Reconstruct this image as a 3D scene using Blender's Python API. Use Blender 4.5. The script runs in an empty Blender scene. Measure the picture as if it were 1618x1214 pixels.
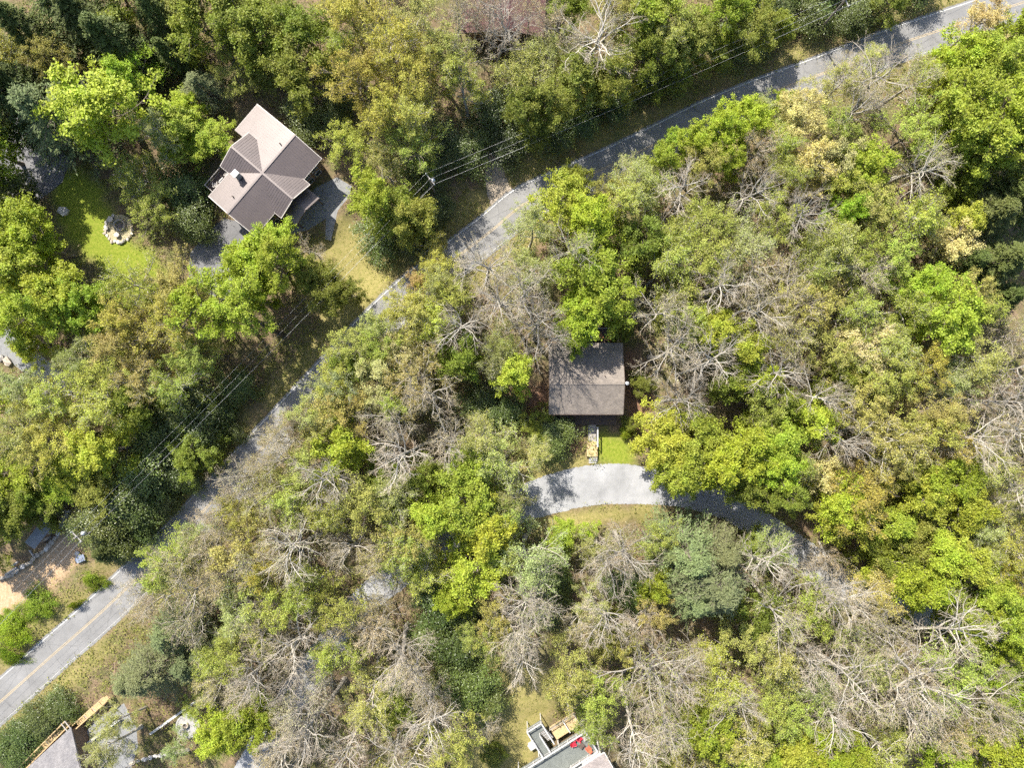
import bpy, math, random
import numpy as np
from mathutils import Vector, Matrix

# ------------------------------------------------------------------ camera, light, exposure
scene = bpy.context.scene
H = 120.0                      # flying height of the camera over the ground
K = 173.0 / 1618.0             # metres of ground per photograph pixel
CX, CY = 809.0, 607.0

cam_data = bpy.data.cameras.new("camera")
cam = bpy.data.objects.new("camera", cam_data)
scene.collection.objects.link(cam)
cam.location = (0, 0, H)
cam.rotation_euler = (0, 0, 0)
cam_data.sensor_width = 36.0
cam_data.lens = 36.0 * H / 173.0
cam_data.clip_end = 2000.0
scene.camera = cam

SUN_EL = math.radians(46)
SUN_H = Vector((-0.53, 0.85)).normalized()
world = bpy.data.worlds.new("World")
scene.world = world
world.use_nodes = True
wn = world.node_tree
bg = wn.nodes["Background"]
sky = wn.nodes.new("ShaderNodeTexSky")
sky.sky_type = 'NISHITA'
sky.sun_disc = False
sky.sun_elevation = SUN_EL
sky.sun_rotation = math.atan2(SUN_H.x, SUN_H.y)
sky.dust_density = 1.5
wn.links.new(sky.outputs[0], bg.inputs[0])
bg.inputs[1].default_value = 0.13

sun_data = bpy.data.lights.new("sun", 'SUN')
sun_data.energy = 5.0
sun_data.angle = math.radians(0.53)
sun_data.color = (1.0, 0.95, 0.86)
sun = bpy.data.objects.new("sun", sun_data)
scene.collection.objects.link(sun)
travel = Vector((-SUN_H.x * math.cos(SUN_EL), -SUN_H.y * math.cos(SUN_EL), -math.sin(SUN_EL)))
sun.rotation_euler = travel.to_track_quat('-Z', 'Y').to_euler()
sun.location = (-60, 90, 110)

vs = scene.view_settings
vs.view_transform = 'Standard'
vs.look = 'None'
vs.exposure = 1.12
vs.gamma = 1.0
vs.use_curve_mapping = False
scene.render.engine = 'CYCLES'
cy = scene.cycles
cy.max_bounces = 4
cy.diffuse_bounces = 2
cy.glossy_bounces = 2
cy.transmission_bounces = 2
cy.transparent_max_bounces = 4
cy.use_adaptive_sampling = True
cy.adaptive_threshold = 0.04
cy.use_denoising = False
cy.sample_clamp_indirect = 4.0
scene.render.film_transparent = False

rng = np.random.default_rng(11)
random.seed(11)
COL = scene.collection


# ------------------------------------------------------------------ helpers
def px(u, v, z=0.0):
    """A point of the place: photograph pixel -> metres, at height z."""
    s = K * (1.0 - z / H)
    return Vector(((u - CX) * s, (CY - v) * s, z))


def pxy(u, v, z=0.0):
    p = px(u, v, z)
    return (p.x, p.y)


def link(o, parent=None):
    COL.objects.link(o)
    if parent is not None:
        o.parent = parent
    return o


def tag(o, label=None, cat=None, group=None, kind=None):
    if label: o["label"] = label
    if cat: o["category"] = cat
    if group: o["group"] = group
    if kind: o["kind"] = kind
    return o


def empty(name, loc, rz=0.0):
    o = bpy.data.objects.new(name, None)
    o.empty_display_size = 0.3
    o.location = loc
    o.rotation_euler = (0, 0, rz)
    return link(o)


def mesh_from(name, verts, faces, mats=(), mat_idx=None, smooth=False):
    me = bpy.data.meshes.new(name)
    if isinstance(verts, np.ndarray):
        verts = verts.reshape(-1, 3)
    me.from_pydata([tuple(v) for v in verts] if not isinstance(verts, list) else verts, [], faces)
    for m in mats:
        me.materials.append(m)
    if mat_idx is not None:
        me.polygons.foreach_set("material_index", np.asarray(mat_idx, dtype=np.int32))
    if smooth:
        me.polygons.foreach_set("use_smooth", np.ones(len(me.polygons), dtype=bool))
    me.update()
    return me


def fast_mesh(name, V, loops, starts, mats, mat_idx=None, smooth=False):
    """numpy arrays straight into a mesh."""
    me = bpy.data.meshes.new(name)
    V = np.asarray(V, dtype=np.float32).reshape(-1, 3)
    me.vertices.add(len(V))
    me.vertices.foreach_set("co", V.ravel())
    loops = np.asarray(loops, dtype=np.int32)
    starts = np.asarray(starts, dtype=np.int32)
    me.loops.add(len(loops))
    me.loops.foreach_set("vertex_index", loops)
    me.polygons.add(len(starts))
    me.polygons.foreach_set("loop_start", starts)
    for m in mats:
        me.materials.append(m)
    if mat_idx is not None:
        me.polygons.foreach_set("material_index", np.asarray(mat_idx, dtype=np.int32))
    me.polygons.foreach_set("use_smooth", np.full(len(starts), bool(smooth), dtype=bool))
    me.update(calc_edges=True)
    me.validate()
    return me


class Bag:
    """Collects numpy geometry pieces (quads and triangles) for one mesh."""
    def __init__(self):
        self.V, self.F4, self.F3 = [], [], []
        self.M4, self.M3 = [], []
        self.n = 0

    def add(self, V, quads=None, tris=None, mat=0):
        V = np.asarray(V, dtype=np.float32).reshape(-1, 3)
        if quads is not None and len(quads):
            q = np.asarray(quads, dtype=np.int32).reshape(-1, 4) + self.n
            self.F4.append(q); self.M4.append(np.full(len(q), mat, np.int32))
        if tris is not None and len(tris):
            t = np.asarray(tris, dtype=np.int32).reshape(-1, 3) + self.n
            self.F3.append(t); self.M3.append(np.full(len(t), mat, np.int32))
        self.V.append(V); self.n += len(V)

    def box(self, lo, hi, frame=None, mat=0):
        x0, y0, z0 = lo; x1, y1, z1 = hi
        c = np.array([(x0, y0, z0), (x1, y0, z0), (x1, y1, z0), (x0, y1, z0),
                      (x0, y0, z1), (x1, y0, z1), (x1, y1, z1), (x0, y1, z1)], dtype=float)
        if frame is not None:
            o, ax, ay = frame
            c = np.array([[o[0] + p[0] * ax[0] + p[1] * ay[0], o[1] + p[0] * ax[1] + p[1] * ay[1], o[2] + p[2]] for p in c])
            flip = ax[0] * ay[1] - ax[1] * ay[0] < 0
        else:
            flip = False
        q = [(0, 3, 2, 1), (4, 5, 6, 7), (0, 1, 5, 4), (1, 2, 6, 5), (2, 3, 7, 6), (3, 0, 4, 7)]
        if flip:
            q = [f[::-1] for f in q]
        self.add(c, q, mat=mat)

    def bar(self, a, b, w, h, mat=0):
        """A straight beam with a rectangular section between two points."""
        a, b = Vector(a), Vector(b)
        d = (b - a).normalized()
        up = Vector((0, 0, 1)) if abs(d.z) < 0.95 else Vector((1, 0, 0))
        s = d.cross(up).normalized() * (w / 2)
        t = s.cross(d).normalized() * (h / 2)
        c = [a - s - t, a + s - t, a + s + t, a - s + t, b - s - t, b + s - t, b + s + t, b - s + t]
        self.add(np.array([tuple(p) for p in c]), [(0, 3, 2, 1), (4, 5, 6, 7), (0, 1, 5, 4), (1, 2, 6, 5), (2, 3, 7, 6), (3, 0, 4, 7)][::1], mat=mat)

    def slab(self, pts, th, mat=0):
        """A polygon in space with thickness th below it."""
        n = len(pts)
        P = [Vector(p) for p in pts]
        nor = Vector((0, 0, 0))
        for i in range(n):
            nor += P[i].cross(P[(i + 1) % n])
        nor.normalize()
        if nor.z < 0:
            P.reverse(); nor = -nor
        Q = [p - nor * th for p in P]
        base = self.n
        V = np.array([tuple(p) for p in P + Q])
        quads = [(i, n + i, n + (i + 1) % n, (i + 1) % n) for i in range(n)]
        if n == 4:
            quads += [(0, 1, 2, 3), (7, 6, 5, 4)]
            self.add(V, quads, mat=mat)
        else:
            tris = [(0, i, i + 1) for i in range(1, n - 1)] + [(n, n + i + 1, n + i) for i in range(1, n - 1)]
            self.add(V, quads, tris, mat=mat)

    def tube(self, pts, radii, sides=8, mat=0, cap=True):
        pts = np.asarray(pts, float)[None]
        v, q = tube_arrays(pts, np.asarray(radii, float)[None], sides)
        self.add(v, q, mat=mat)
        if cap:
            k = pts.shape[1]
            ring = v.reshape(k, sides, 3)
            for r_, rev in ((ring[0], True), (ring[-1], False)):
                c = r_.mean(0)
                V = np.vstack([c, r_])
                t = [(0, i + 1, (i + 1) % sides + 1) for i in range(sides)]
                self.add(V, None, [x[::-1] for x in t] if rev else t, mat=mat)

    def lathe(self, profile, centre=(0, 0, 0), n=24, mat=0):
        a = np.linspace(0, 2 * np.pi, n, endpoint=False)
        V = np.array([[centre[0] + r * np.cos(t), centre[1] + r * np.sin(t), centre[2] + z] for r, z in profile for t in a])
        q = [(i * n + j, i * n + (j + 1) % n, (i + 1) * n + (j + 1) % n, (i + 1) * n + j) for i in range(len(profile) - 1) for j in range(n)]
        self.add(V, q, mat=mat)

    def mesh(self, name, mats, smooth=False):
        V = np.vstack(self.V)
        loops, starts, mi = [], [], []
        off = 0
        if self.F4:
            q = np.vstack(self.F4); loops.append(q.ravel()); starts.append(np.arange(len(q)) * 4); off = len(q) * 4
            mi.append(np.concatenate(self.M4))
        if self.F3:
            t = np.vstack(self.F3); loops.append(t.ravel()); starts.append(off + np.arange(len(t)) * 3)
            mi.append(np.concatenate(self.M3))
        return fast_mesh(name, V, np.concatenate(loops), np.concatenate(starts), mats, np.concatenate(mi), smooth)

    def objs(self, name, mat, parent):
        """Every piece that was added becomes an object of its own."""
        off = 0
        for i, V in enumerate(self.V):
            b = Bag(); n = len(V)
            q = [f - off for f in self.F4 if f.min() >= off and f.max() < off + n]
            t = [f - off for f in self.F3 if f.min() >= off and f.max() < off + n]
            b.add(V, np.vstack(q) if q else None, np.vstack(t) if t else None)
            b.obj(name, mat, parent)
            off += n

    def obj(self, name, mats, parent=None, smooth=False):
        if not isinstance(mats, (list, tuple)):
            mats = [mats]
        o = bpy.data.objects.new(name, self.mesh(name, mats, smooth))
        return link(o, parent)


def norm(a):
    return a / np.maximum(np.linalg.norm(a, axis=-1, keepdims=True), 1e-9)


def tube_arrays(pts, rad, sides):
    """pts (n,k,3), rad (n,k) -> verts, quads for n tapered tubes."""
    n, k, _ = pts.shape
    t = np.empty_like(pts)
    t[:, 1:-1] = pts[:, 2:] - pts[:, :-2]
    t[:, 0] = pts[:, 1] - pts[:, 0]
    t[:, -1] = pts[:, -1] - pts[:, -2]
    t = norm(t)
    ref = np.where(np.abs(t[:, :1, 2:3]) > 0.9, np.array([1.0, 0, 0]), np.array([0, 0, 1.0]))
    a = norm(np.cross(t, np.broadcast_to(ref, t.shape)))
    b = np.cross(t, a)
    ang = np.arange(sides) * 2 * np.pi / sides
    ring = a[:, :, None, :] * np.cos(ang)[None, None, :, None] + b[:, :, None, :] * np.sin(ang)[None, None, :, None]
    V = pts[:, :, None, :] + ring * rad[:, :, None, None]
    i = np.arange(n)[:, None, None] * (k * sides)
    j = np.arange(k - 1)[None, :, None] * sides
    s = np.arange(sides)[None, None, :]
    s2 = (s + 1) % sides
    q = np.stack([i + j + s, i + j + s2, i + j + sides + s2, i + j + sides + s], -1)
    return V.reshape(-1, 3), q.reshape(-1, 4)


# ------------------------------------------------------------------ materials
def new_mat(name):
    m = bpy.data.materials.new(name)
    m.use_nodes = True
    nt = m.node_tree
    b = nt.nodes["Principled BSDF"]
    return m, nt, b


def noise(nt, scale, detail=4, rough=0.6, coord=None):
    n = nt.nodes.new("ShaderNodeTexNoise")
    n.inputs["Scale"].default_value = scale
    n.inputs["Detail"].default_value = detail
    n.inputs["Roughness"].default_value = rough
    if coord is not None:
        nt.links.new(coord, n.inputs["Vector"])
    return n


def ramp(nt, fac, stops):
    r = nt.nodes.new("ShaderNodeValToRGB")
    e = r.color_ramp.elements
    while len(e) < len(stops):
        e.new(0.5)
    for i, (p, c) in enumerate(stops):
        e[i].position = p
        e[i].color = (c[0], c[1], c[2], 1)
    nt.links.new(fac, r.inputs["Fac"])
    return r


def mixc(nt, fac, a, b, blend='MIX'):
    m = nt.nodes.new("ShaderNodeMix")
    m.data_type = 'RGBA'
    m.blend_type = blend
    for sock, v in ((m.inputs["Factor"], fac), (m.inputs["A"], a), (m.inputs["B"], b)):
        if hasattr(v, "is_output"):
            nt.links.new(v, sock)
        elif isinstance(v, (int, float)):
            sock.default_value = v
        else:
            sock.default_value = (v[0], v[1], v[2], 1)
    return m.outputs["Result"]


def bump(nt, b, height, strength=0.4, dist=0.02):
    n = nt.nodes.new("ShaderNodeBump")
    n.inputs["Strength"].default_value = strength
    n.inputs["Distance"].default_value = dist
    nt.links.new(height, n.inputs["Height"])
    nt.links.new(n.outputs[0], b.inputs["Normal"])


def simple(name, col, var=0.25, scale=3.0, rough=0.8, metal=0.0, bumpy=0.3, world_coord=False, spec=None):
    m, nt, b = new_mat(name)
    tc = nt.nodes.new("ShaderNodeTexCoord")
    c = tc.outputs["Object"]
    n = noise(nt, scale, 6, 0.65, c)
    lo = [x * (1 - var) for x in col]; hi = [x * (1 + var) for x in col]
    r = ramp(nt, n.outputs["Fac"], [(0.3, lo), (0.7, hi)])
    nt.links.new(r.outputs[0], b.inputs["Base Color"])
    b.inputs["Roughness"].default_value = rough
    b.inputs["Metallic"].default_value = metal
    if spec is not None:
        b.inputs["Specular IOR Level"].default_value = spec
    if bumpy:
        n2 = noise(nt, scale * 8, 4, 0.6, c)
        bump(nt, b, n2.outputs["Fac"], bumpy, 0.02)
    return m


def leaf_material(name, trans=0.35, rough=0.55, spread=0.35, hue=0.025, spec=0.3):
    """Leaf colour = the tree's own colour (object colour), varied leaf by leaf."""
    m, nt, b = new_mat(name)
    oi = nt.nodes.new("ShaderNodeObjectInfo")
    ge = nt.nodes.new("ShaderNodeNewGeometry")
    tc = nt.nodes.new("ShaderNodeTexCoord")
    nz = noise(nt, 0.55, 3, 0.6, tc.outputs["Object"])
    add = nt.nodes.new("ShaderNodeMath"); add.operation = 'ADD'
    nt.links.new(ge.outputs["Random Per Island"], add.inputs[0])
    nt.links.new(nz.outputs["Fac"], add.inputs[1])
    mr = nt.nodes.new("ShaderNodeMapRange")
    mr.inputs["From Min"].default_value = 0.2; mr.inputs["From Max"].default_value = 1.8
    mr.inputs["To Min"].default_value = 1 - spread; mr.inputs["To Max"].default_value = 1 + spread
    nt.links.new(add.outputs[0], mr.inputs["Value"])
    hs = nt.nodes.new("ShaderNodeHueSaturation")
    nt.links.new(oi.outputs["Color"], hs.inputs["Color"])
    nt.links.new(mr.outputs[0], hs.inputs["Value"])
    mh = nt.nodes.new("ShaderNodeMapRange")
    mh.inputs["To Min"].default_value = 0.5 - hue; mh.inputs["To Max"].default_value = 0.5 + hue
    nt.links.new(nz.outputs["Fac"], mh.inputs["Value"])
    nt.links.new(mh.outputs[0], hs.inputs["Hue"])
    nt.links.new(hs.outputs[0], b.inputs["Base Color"])
    b.inputs["Roughness"].default_value = rough
    b.inputs["Specular IOR Level"].default_value = spec
    if trans > 0:
        tr = nt.nodes.new("ShaderNodeBsdfTranslucent")
        g = nt.nodes.new("ShaderNodeHueSaturation")
        g.inputs["Saturation"].default_value = 1.1
        g.inputs["Value"].default_value = 1.15
        nt.links.new(hs.outputs[0], g.inputs["Color"])
        nt.links.new(g.outputs[0], tr.inputs["Color"])
        mx = nt.nodes.new("ShaderNodeMixShader")
        mx.inputs[0].default_value = trans
        nt.links.new(b.outputs[0], mx.inputs[1])
        nt.links.new(tr.outputs[0], mx.inputs[2])
        nt.links.new(mx.outputs[0], nt.nodes["Material Output"].inputs["Surface"])
    return m


def bark_material(name, col, var=0.3):
    m, nt, b = new_mat(name)
    tc = nt.nodes.new("ShaderNodeTexCoord")
    mp = nt.nodes.new("ShaderNodeMapping")
    mp.inputs["Scale"].default_value = (4, 4, 0.8)
    nt.links.new(tc.outputs["Object"], mp.inputs["Vector"])
    n = noise(nt, 2.0, 5, 0.7, mp.outputs[0])
    r = ramp(nt, n.outputs["Fac"], [(0.3, [x * (1 - var) for x in col]), (0.75, [x * (1 + var) for x in col])])
    oi = nt.nodes.new("ShaderNodeObjectInfo")
    mr = nt.nodes.new("ShaderNodeMapRange")
    mr.inputs["To Min"].default_value = 0.75; mr.inputs["To Max"].default_value = 1.2
    nt.links.new(oi.outputs["Random"], mr.inputs["Value"])
    hs = nt.nodes.new("ShaderNodeHueSaturation")
    nt.links.new(r.outputs[0], hs.inputs["Color"])
    nt.links.new(mr.outputs[0], hs.inputs["Value"])
    nt.links.new(hs.outputs[0], b.inputs["Base Color"])
    b.inputs["Roughness"].default_value = 0.9
    bump(nt, b, n.outputs["Fac"], 0.5, 0.03)
    return m


M_LEAF = leaf_material("leaf", 0.42, 0.55, 0.45, 0.032)
M_GLOSS = leaf_material("evergreen_leaf", 0.12, 0.38, 0.45, 0.02, 0.5)
M_NEEDLE = leaf_material("needle", 0.15, 0.6, 0.35, 0.015, 0.3)
M_TWIG = leaf_material("twig", 0.0, 0.9, 0.3, 0.012, 0.1)
M_BARK_PALE = bark_material("pale_bark", (0.38, 0.345, 0.29))
M_TWIG_GREY = bark_material("twig_bark", (0.36, 0.30, 0.22), 0.15)
M_BARK = bark_material("brown_bark", (0.17, 0.14, 0.11))
M_BARK_DARK = bark_material("dark_bark", (0.085, 0.068, 0.055))

# ------------------------------------------------------------------ the layout of the ground, in photograph pixels
WHITE_LINE = [(-160, 1212), (-80, 1143), (0, 1073), (66, 1014), (133, 955), (190, 901), (260, 832), (345, 742), (440, 640), (500, 575), (560, 510),
              (630, 443), (700, 388), (760, 342), (812, 300), (880, 268), (960, 233), (1040, 194), (1120, 155), (1210, 119), (1300, 86),
              (1400, 47), (1530, 3), (1640, -34), (1760, -76)]
LANE = [(340, 1300, 4.6), (395, 1214, 4.6), (428, 1155, 4.8), (480, 1078, 4.8), (560, 968, 4.8), (620, 915, 4.9), (700, 862, 4.6), (790, 815, 5.2), (850, 788, 6.4),
        (930, 768, 6.8), (1000, 766, 6.6), (1080, 778, 5.2), (1150, 800, 4.8), (1220, 843, 4.9), (1290, 893, 5.2), (1350, 930, 4.8), (1440, 965, 4.6),
        (1540, 985, 4.6), (1640, 1005, 4.6), (1800, 1035, 4.6)]


def catmull(pts, n=8):
    P = np.array(pts, float)
    P = np.vstack([2 * P[0] - P[1], P, 2 * P[-1] - P[-2]])
    out = []
    for i in range(1, len(P) - 2):
        for t in np.linspace(0, 1, n, endpoint=False):
            a, b, c, d = P[i - 1], P[i], P[i + 1], P[i + 2]
            out.append(0.5 * (2 * b + (c - a) * t + (2 * a - 5 * b + 4 * c - d) * t * t + (3 * b - a - 3 * c + d) * t ** 3))
    out.append(P[-2])
    return np.array(out)


def to_world(pts):
    P = np.array(pts, float)
    return np.stack([(P[:, 0] - CX) * K, (CY - P[:, 1]) * K], 1)


def strip_normals(c):
    t = np.gradient(c, axis=0)
    t = t / np.linalg.norm(t, axis=1, keepdims=True)
    return np.stack([t[:, 1], -t[:, 0]], 1)      # to the side of travel


line_w = to_world(catmull(WHITE_LINE, 10))
line_n = strip_normals(line_w)
ROAD_W = 5.95
lane_px = catmull(LANE, 10)
lane_w = to_world(lane_px[:, :2])
lane_n = strip_normals(lane_w)
lane_half = lane_px[:, 2] / 2


def poly_w(pts):
    return to_world(pts)


road_poly = np.vstack([line_w - line_n * 0.3, (line_w + line_n * (ROAD_W + 0.15))[::-1]])
lane_poly = np.vstack([lane_w - lane_n * lane_half[:, None], (lane_w + lane_n * lane_half[:, None])[::-1]])
LOT = poly_w([(-60, 150), (20, 178), (75, 215), (112, 252), (98, 288), (66, 314), (10, 320), (-60, 330)])
APRON = poly_w([(300, 400), (322, 372), (352, 345), (392, 352), (410, 380), (396, 412), (380, 455), (395, 480), (360, 480), (322, 462), (298, 440)])
DRIVE_A = poly_w([(470, 330), (500, 296), (532, 280), (556, 294), (551, 312), (534, 332), (528, 358), (523, 380), (514, 378), (515, 345), (490, 362), (455, 372)])
DRIVE_L = poly_w([(-60, 470), (2, 505), (30, 535), (62, 560), (100, 590), (150, 612), (146, 634), (95, 622), (50, 598), (20, 575), (-60, 540)])
TRACK = poly_w([(760, 170), (772, 182), (778, 215), (786, 245), (802, 285), (812, 304), (776, 326), (768, 300), (766, 262), (760, 225), (748, 180)])
LOWER_PAD = poly_w([(122, 1175), (150, 1140), (196, 1112), (215, 1150), (218, 1180), (205, 1225), (130, 1225)])
LAWN = poly_w([(96, 272), (128, 258), (150, 285), (172, 322), (215, 380), (262, 425), (268, 452), (236, 478), (190, 468), (150, 425), (108, 372), (82, 318)])
CLEARING = poly_w([(765, 1050), (810, 1040), (868, 1052), (885, 1095), (860, 1140), (835, 1225), (735, 1225), (728, 1165), (770, 1140)])
FRONT_LAWN = poly_w([(945, 684), (1000, 684), (1006, 736), (975, 737), (945, 739)])
DRY_LAWN = poly_w([(835, 700), (930, 715), (930, 742), (890, 750), (850, 772), (820, 780), (806, 745)])
SOIL_BANK = poly_w([(-60, 925), (0, 914), (15, 910), (28, 902), (38, 895), (52, 888), (60, 878), (73, 870), (90, 850), (98, 836), (106, 815), (120, 800),
                    (134, 828), (132, 872), (108, 908), (74, 932), (34, 958), (0, 978), (-60, 1005)])
BARE_SOIL = [poly_w([(805, 610), (868, 600), (872, 690), (830, 680), (800, 660)]), poly_w([(985, 540), (1005, 560), (1035, 640), (1030, 690), (990, 690)]),
             poly_w([(860, 690), (926, 690), (926, 715), (880, 712)])]
BANK_GRASS = poly_w([(470, 395), (515, 382), (545, 345), (575, 360), (590, 400), (640, 415), (600, 470), (560, 505), (520, 520), (480, 470)])
LANE_GRASS = poly_w([(835, 815), (900, 806), (1035, 799), (1080, 812), (1040, 822), (950, 826), (870, 842), (838, 838)])
HOUSE_PADS = [poly_w([(330, 290), (400, 165), (520, 245), (470, 360), (400, 380)]), poly_w([(860, 525), (1000, 525), (1000, 690), (860, 690)]),
              poly_w([(830, 1135), (870, 1130), (1010, 1190), (1030, 1260), (830, 1260)]), poly_w([(30, 1230), (110, 1130), (180, 1095), (230, 1170), (200, 1240)]),
              poly_w([(690, -60), (880, -60), (880, 70), (690, 70)]), poly_w([(-60, 800), (60, 800), (100, 830), (60, 880), (0, 912), (-60, 920)])]


def inside(poly, x, y):
    """Even-odd test for arrays x, y."""
    r = np.zeros(x.shape, bool)
    n = len(poly)
    xmn, ymn = poly.min(0); xmx, ymx = poly.max(0)
    sel = (x >= xmn) & (x <= xmx) & (y >= ymn) & (y <= ymx)
    xs, ys = x[sel], y[sel]
    rr = np.zeros(xs.shape, bool)
    for i in range(n):
        x1, y1 = poly[i]; x2, y2 = poly[(i + 1) % n]
        if y1 == y2:
            continue
        c = ((y1 > ys) != (y2 > ys)) & (xs < (x2 - x1) * (ys - y1) / (y2 - y1) + x1)
        rr ^= c
    r[sel] = rr
    return r


def blur(a, r):
    """Box blur twice."""
    for _ in range(2):
        for ax in (0, 1):
            c = np.cumsum(np.pad(a, [(r + 1, r) if i == ax else (0, 0) for i in (0, 1)], mode='edge'), axis=ax)
            n = a.shape[ax]
            hi = np.take(c, np.arange(2 * r + 1, 2 * r + 1 + n), axis=ax)
            lo = np.take(c, np.arange(0, n), axis=ax)
            a = (hi - lo) / (2 * r + 1)
    return a


GX0, GX1, GY0, GY1, GS = -110.0, 110.0, -86.0, 86.0, 0.5
gx = np.arange(GX0, GX1 + 0.01, GS)
gy = np.arange(GY0, GY1 + 0.01, GS)
XX, YY = np.meshgrid(gx, gy)


def vnoise(x, y, f, seed):
    """Smooth value noise on arrays."""
    r = np.random.default_rng(seed)
    T = r.random((64, 64))
    a, b = x * f + 1000, y * f + 1000
    i, j = np.floor(a).astype(int), np.floor(b).astype(int)
    u, v = a - i, b - j
    u = u * u * (3 - 2 * u); v = v * v * (3 - 2 * v)
    g = lambda p, q: T[p % 64, q % 64]
    return (g(i, j) * (1 - u) + g(i + 1, j) * u) * (1 - v) + (g(i, j + 1) * (1 - u) + g(i + 1, j + 1) * u) * v


jx = XX + (vnoise(XX, YY, 0.9, 1) - 0.5) * 1.6
jy = YY + (vnoise(XX, YY, 0.9, 2) - 0.5) * 1.6
hard = np.zeros(XX.shape, bool)
for p in (road_poly, lane_poly, LOT, APRON, DRIVE_A, DRIVE_L, TRACK, LOWER_PAD):
    hard |= inside(p, XX, YY)
pads = np.zeros(XX.shape, bool)
for p in HOUSE_PADS:
    pads |= inside(p, XX, YY)
lawn = inside(LAWN, jx, jy).astype(float) + inside(FRONT_LAWN, jx, jy)
drygrass = inside(LANE_GRASS, jx, jy).astype(float) + inside(CLEARING, jx, jy).astype(float) + inside(DRY_LAWN, jx, jy) + inside(BANK_GRASS, jx, jy)
soil = inside(SOIL_BANK, jx, jy).astype(float)
redsoil = np.zeros(XX.shape)
for p in BARE_SOIL:
    redsoil += inside(p, jx, jy)
road_in = inside(road_poly, XX, YY).astype(float)
near_road = blur(road_in, 6)
verge = ((near_road > 0.10) & ~hard).astype(float)
flat = blur(np.clip(hard.astype(float) + pads + lawn + soil, 0, 1), 5)
flat = np.clip(flat * 3.0, 0, 1)
relief = (vnoise(XX, YY, 0.035, 5) - 0.5) * 2.6 + (vnoise(XX, YY, 0.12, 6) - 0.5) * 0.9 + (vnoise(XX, YY, 0.5, 7) - 0.5) * 0.22
GZ = relief * (1 - flat) - 0.004 * 0
GZ = np.where(hard | pads, 0.0, GZ)


def ground_z(x, y):
    i = (np.clip((np.asarray(x) - GX0) / GS, 0, len(gx) - 1.001))
    j = (np.clip((np.asarray(y) - GY0) / GS, 0, len(gy) - 1.001))
    a, b = np.floor(i).astype(int), np.floor(j).astype(int)
    u, v = i - a, j - b
    return (GZ[b, a] * (1 - u) + GZ[b, a + 1] * u) * (1 - v) + (GZ[b + 1, a] * (1 - u) + GZ[b + 1, a + 1] * u) * v


def at_mask(mask, x, y):
    i = np.clip(np.round((np.asarray(x) - GX0) / GS), 0, len(gx) - 1).astype(int)
    j = np.clip(np.round((np.asarray(y) - GY0) / GS), 0, len(gy) - 1).astype(int)
    return mask[j, i]


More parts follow.
